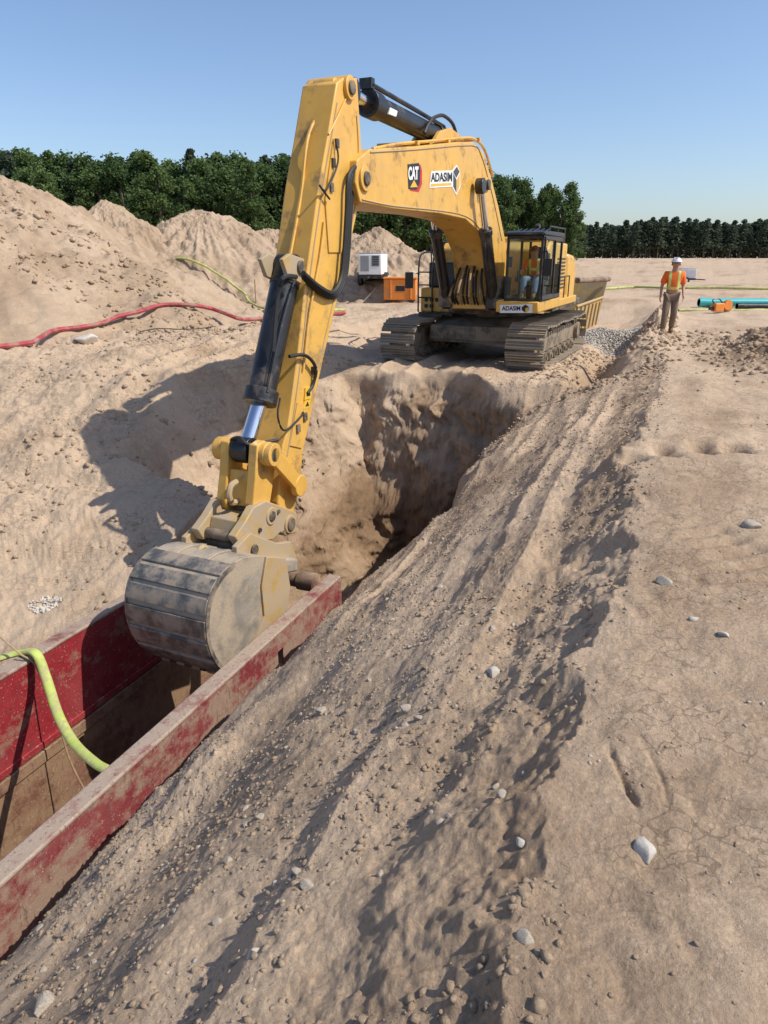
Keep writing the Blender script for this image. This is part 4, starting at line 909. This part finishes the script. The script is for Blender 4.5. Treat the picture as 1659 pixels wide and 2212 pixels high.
J=dict(pel=(0,0,.96),che=(0,-.01,1.2),uc=(0,-.02,1.4),nk=(0,-.035,1.52),hd=(.0,-.06,1.60),
 shl=(-.18,-.01,1.43),shr=(.18,-.01,1.43),ell=(-.25,.05,1.15),elr=(.245,.04,1.14),wrl=(-.27,-.06,.92),wrr=(.25,-.12,.93),
 hpl=(-.09,0,.91),hpr=(.09,0,.91),knl=(-.12,-.14,.5),knr=(.10,-.02,.49),anl=(-.14,-.17,.09),anr=(.10,.16,.12),tol=(-.17,-.33,.045),tor=(.11,.02,.045))
p=hit(1440,722)
person('worker in orange shirt and white hard hat walking beside the trench',(p.x,p.y,p.z),R(-12),J,dict(skin=M['skin'],shirt=M['vest'],trousers=M['pants'],boots=M['boots']),M['white'],1.04)
J2=dict(pel=(0,.12,.46),che=(0,.10,.70),uc=(0,.06,.88),nk=(0,.03,.99),hd=(-.01,-.005,1.06),
 shl=(-.18,.06,.90),shr=(.18,.06,.90),ell=(-.27,-.04,.68),elr=(.27,-.04,.68),wrl=(-.25,-.27,.66),wrr=(.25,-.27,.66),
 hpl=(-.1,.08,.45),hpr=(.1,.08,.45),knl=(-.15,-.36,.50),knr=(.15,-.36,.50),anl=(-.14,-.46,.11),anr=(.14,-.46,.11),tol=(-.15,-.62,.06),tor=(.15,-.62,.06))
w=exw(1.78,sc+.02,zb)
person('seated operator in orange vest and jeans inside the excavator cab',w,ROT+R(90),J2,dict(skin=M['skin'],shirt=M['vest2'],trousers=M['jeans'],boots=M['boots']),M['redhose'],1.02)

# ---------------- trees
def quads(name,P,size,m):
    n=len(P); u=rng.standard_normal((n,3)); u/=np.linalg.norm(u,axis=1)[:,None]; v=np.cross(u,rng.standard_normal((n,3))); v/=np.linalg.norm(v,axis=1)[:,None]
    s=(size*(.6+.8*rng.random(n)))[:,None]; V=np.stack([P-u*s-v*s*.6,P+u*s-v*s*.5,P+u*s*.8+v*s*.6,P-u*s*.7+v*s*.7],1).reshape(-1,3)
    me=bpy.data.meshes.new(name); me.vertices.add(len(V)); me.vertices.foreach_set('co',V.astype(np.float32).ravel())
    me.loops.add(4*n); me.loops.foreach_set('vertex_index',np.arange(4*n,dtype=np.int32)); me.polygons.add(n); me.polygons.foreach_set('loop_start',np.arange(0,4*n,4,dtype=np.int32))
    me.update(calc_edges=True); me.materials.append(m); o=bpy.data.objects.new(name,me); C.objects.link(o); return o
def broadleaf(seed):
    r=np.random.default_rng(seed); P=[]
    nc=60; lean=r.standard_normal(2)*.6
    t=thing('broadleaf_tree','','tree'); limbs=MB(); limbs.tube([(0,0,-.5),(.1,.05,4),(-.1,.1,8),(.1,0,12)],.22,7,3)
    for k in range(nc):
        z=2+13.2*r.random()**.8; w=3.0*math.sin(min(1,(16.6-z)/10.5)*math.pi/2)**1.1*(.75+.25*min(1,z/6)); an=r.random()*6.28; d=w*math.sqrt(r.random())*(1.3 if r.random()<.25 else 1)
        c=np.array([d*math.cos(an)+lean[0]*z/15,d*math.sin(an)+lean[1]*z/15,z]); rad=.35+.65*r.random()
        if k%3==0: limbs.tube([(0,0,max(2,z-2.5)),tuple(c*.5+np.array([0,0,z*.5-.8])),tuple(c)],.06,5,3)
        n=115; q=r.standard_normal((n,3)); q/=np.linalg.norm(q,axis=1)[:,None]; q*=(rad*(.4+1.1*r.random(n)))[:,None]; q[:,2]*=.85; P.append(c+q)
    limbs.build('trunk',M['bark'],t)
    o=quads('crown',np.concatenate(P),.16,M['leaf']); o.parent=t; return t
def pine(seed):
    r=np.random.default_rng(seed); t=thing('pine_tree','','tree'); P=[]
    MB().cyl((0,0,-.5),(0,0,15),.2,.05,6).build('trunk',M['bark'],t)
    for k in range(40):
        z=4.0+11.3*(k/40)+r.random()*.3; w=2.9*(1-(z-4.0)/11.8)**.6*(.45+.75*r.random())+.15; an=r.random()*6.28
        for j in range(30):
            d=w*r.random()**.7; a=an+r.standard_normal()*1.1; P.append((d*math.cos(a),d*math.sin(a),z-.15*d+r.standard_normal()*.25))
    o=quads('crown',np.array(P),.3,M['needle']); o.parent=t; return t
BT=[broadleaf(100+i) for i in range(6)]; PT=[pine(200+i) for i in range(4)]
used=set(); rd=random.Random(3)
def plant(pool,x,y,sc,label,group,wx=1):
    t=rd.choice(pool); rz=rd.uniform(0,6.28); z=float(terrain(np.array([x]),np.array([y]),False)[0])
    if t not in used:
        used.add(t); t.location=(x,y,z); t.rotation_euler=(0,0,rz); t.scale=(sc,)*3; t['label']=label; t['group']=group; return
    copytree(t,(x,y,z),rz,(sc*wx*rd.uniform(.9,1.15),sc*wx*rd.uniform(.9,1.15),sc),label,group)
lab='dark leafy tree in the dense treeline behind the dirt piles'; grp='leafy trees of the near treeline'
x=-66
while x<12:
    plant(BT,x,95+rd.uniform(-2,2),rd.uniform(.66,.80),lab,grp,1.2); plant(BT,x+1.0,101+rd.uniform(-2,2),rd.uniform(.80,.90),lab,grp,1.2); plant(BT,x+2.0,106+rd.uniform(-1,1),rd.uniform(.84,.94),lab,grp,1.2)
    x+=rd.uniform(2.3,3.1)
for i in range(20):
    plant(BT,11.5+i*.76+rd.uniform(-.5,.5),104+rd.uniform(-5,8),(.76-.003*i)*rd.uniform(.84,1.04)*(1 if i<18 else .8),'tree of the shorter clump at the right end of the near treeline','trees of the right-hand clump')
for i in range(8): plant(PT,-60+i*8.5+rd.uniform(-3,3),101,rd.uniform(.85,.93),'pine poking out of the leafy treeline','pines among the leafy trees')
x=62
while x<215:
    for row in range(3):
        plant(PT,x+rd.uniform(-1.8,1.8),334+row*12+rd.uniform(-4,4),rd.uniform(.84,1.06)*(1.04+.06*math.sin(x*.11)),'far slender pine in the distant plantation behind the right side','distant plantation pines',1.35)
    x+=rd.uniform(2.0,4.0)
def ug(n):
    X=45+182*rng.random(n); h=14.6+1.0*vn(X*.25,X*0,7)+.9*vn(X*1.1,X*0,8); return np.stack([X,372+8*rng.random(n),1.5+h*rng.random(n)**.7],-1)
o=quads('far_forest_mass',ug(46000),.6,M['needle']); tag(o,'dark mass of forest seen between the far pines','forest'); o['kind']='stuff'
def ug2(n):
    X=-78+92*rng.random(n); h=11.0+1.0*vn(X*.3,X*0,9)+.7*vn(X*1.3,X*0,10); return np.stack([X,110+4*rng.random(n),1.5+h*rng.random(n)**.8],-1)
o=quads('near_forest_mass',ug2(34000),.32,M['leaf']); tag(o,'dark mass of foliage deep inside the near treeline','forest'); o['kind']='stuff'

# ---------------- light, world, camera
az,el=R(105),R(49)
w=bpy.data.worlds.new('World'); scn.world=w; w.use_nodes=True; nt=w.node_tree
sky=nt.nodes.new('ShaderNodeTexSky'); sky.sky_type='NISHITA'; sky.sun_disc=False; sky.sun_elevation=el; sky.sun_rotation=az; sky.air_density=1.0; sky.dust_density=1.1; sky.ozone_density=2.5
mx=nt.nodes.new('ShaderNodeMix'); mx.data_type='RGBA'; mx.blend_type='MULTIPLY'; mx.inputs[0].default_value=1; mx.inputs[7].default_value=(.97,1.0,1.08,1)
nt.links.new(sky.outputs[0],mx.inputs[6]); nt.links.new(mx.outputs[2],nt.nodes['Background'].inputs[0]); nt.nodes['Background'].inputs[1].default_value=.15
sun=bpy.data.lights.new('sun','SUN'); sun.energy=4.9; sun.angle=R(.5); sun.color=(1,.94,.83)
so=bpy.data.objects.new('sun',sun); C.objects.link(so)
sv=Vector((math.sin(az)*math.cos(el),math.cos(az)*math.cos(el),math.sin(el))); so.rotation_euler=sv.to_track_quat('Z','Y').to_euler(); so.location=sv*50
cam=bpy.data.cameras.new('camera'); cam.sensor_fit='VERTICAL'; cam.sensor_height=24; cam.lens=12*F/1106; cam.clip_end=5000; cam.clip_start=.05
co=bpy.data.objects.new('camera',cam); C.objects.link(co); co.location=(0,0,H0); co.rotation_euler=(R(90)-PIT,0,0); scn.camera=co
scn.view_settings.view_transform='Standard'; scn.view_settings.look='None'; scn.view_settings.exposure=0
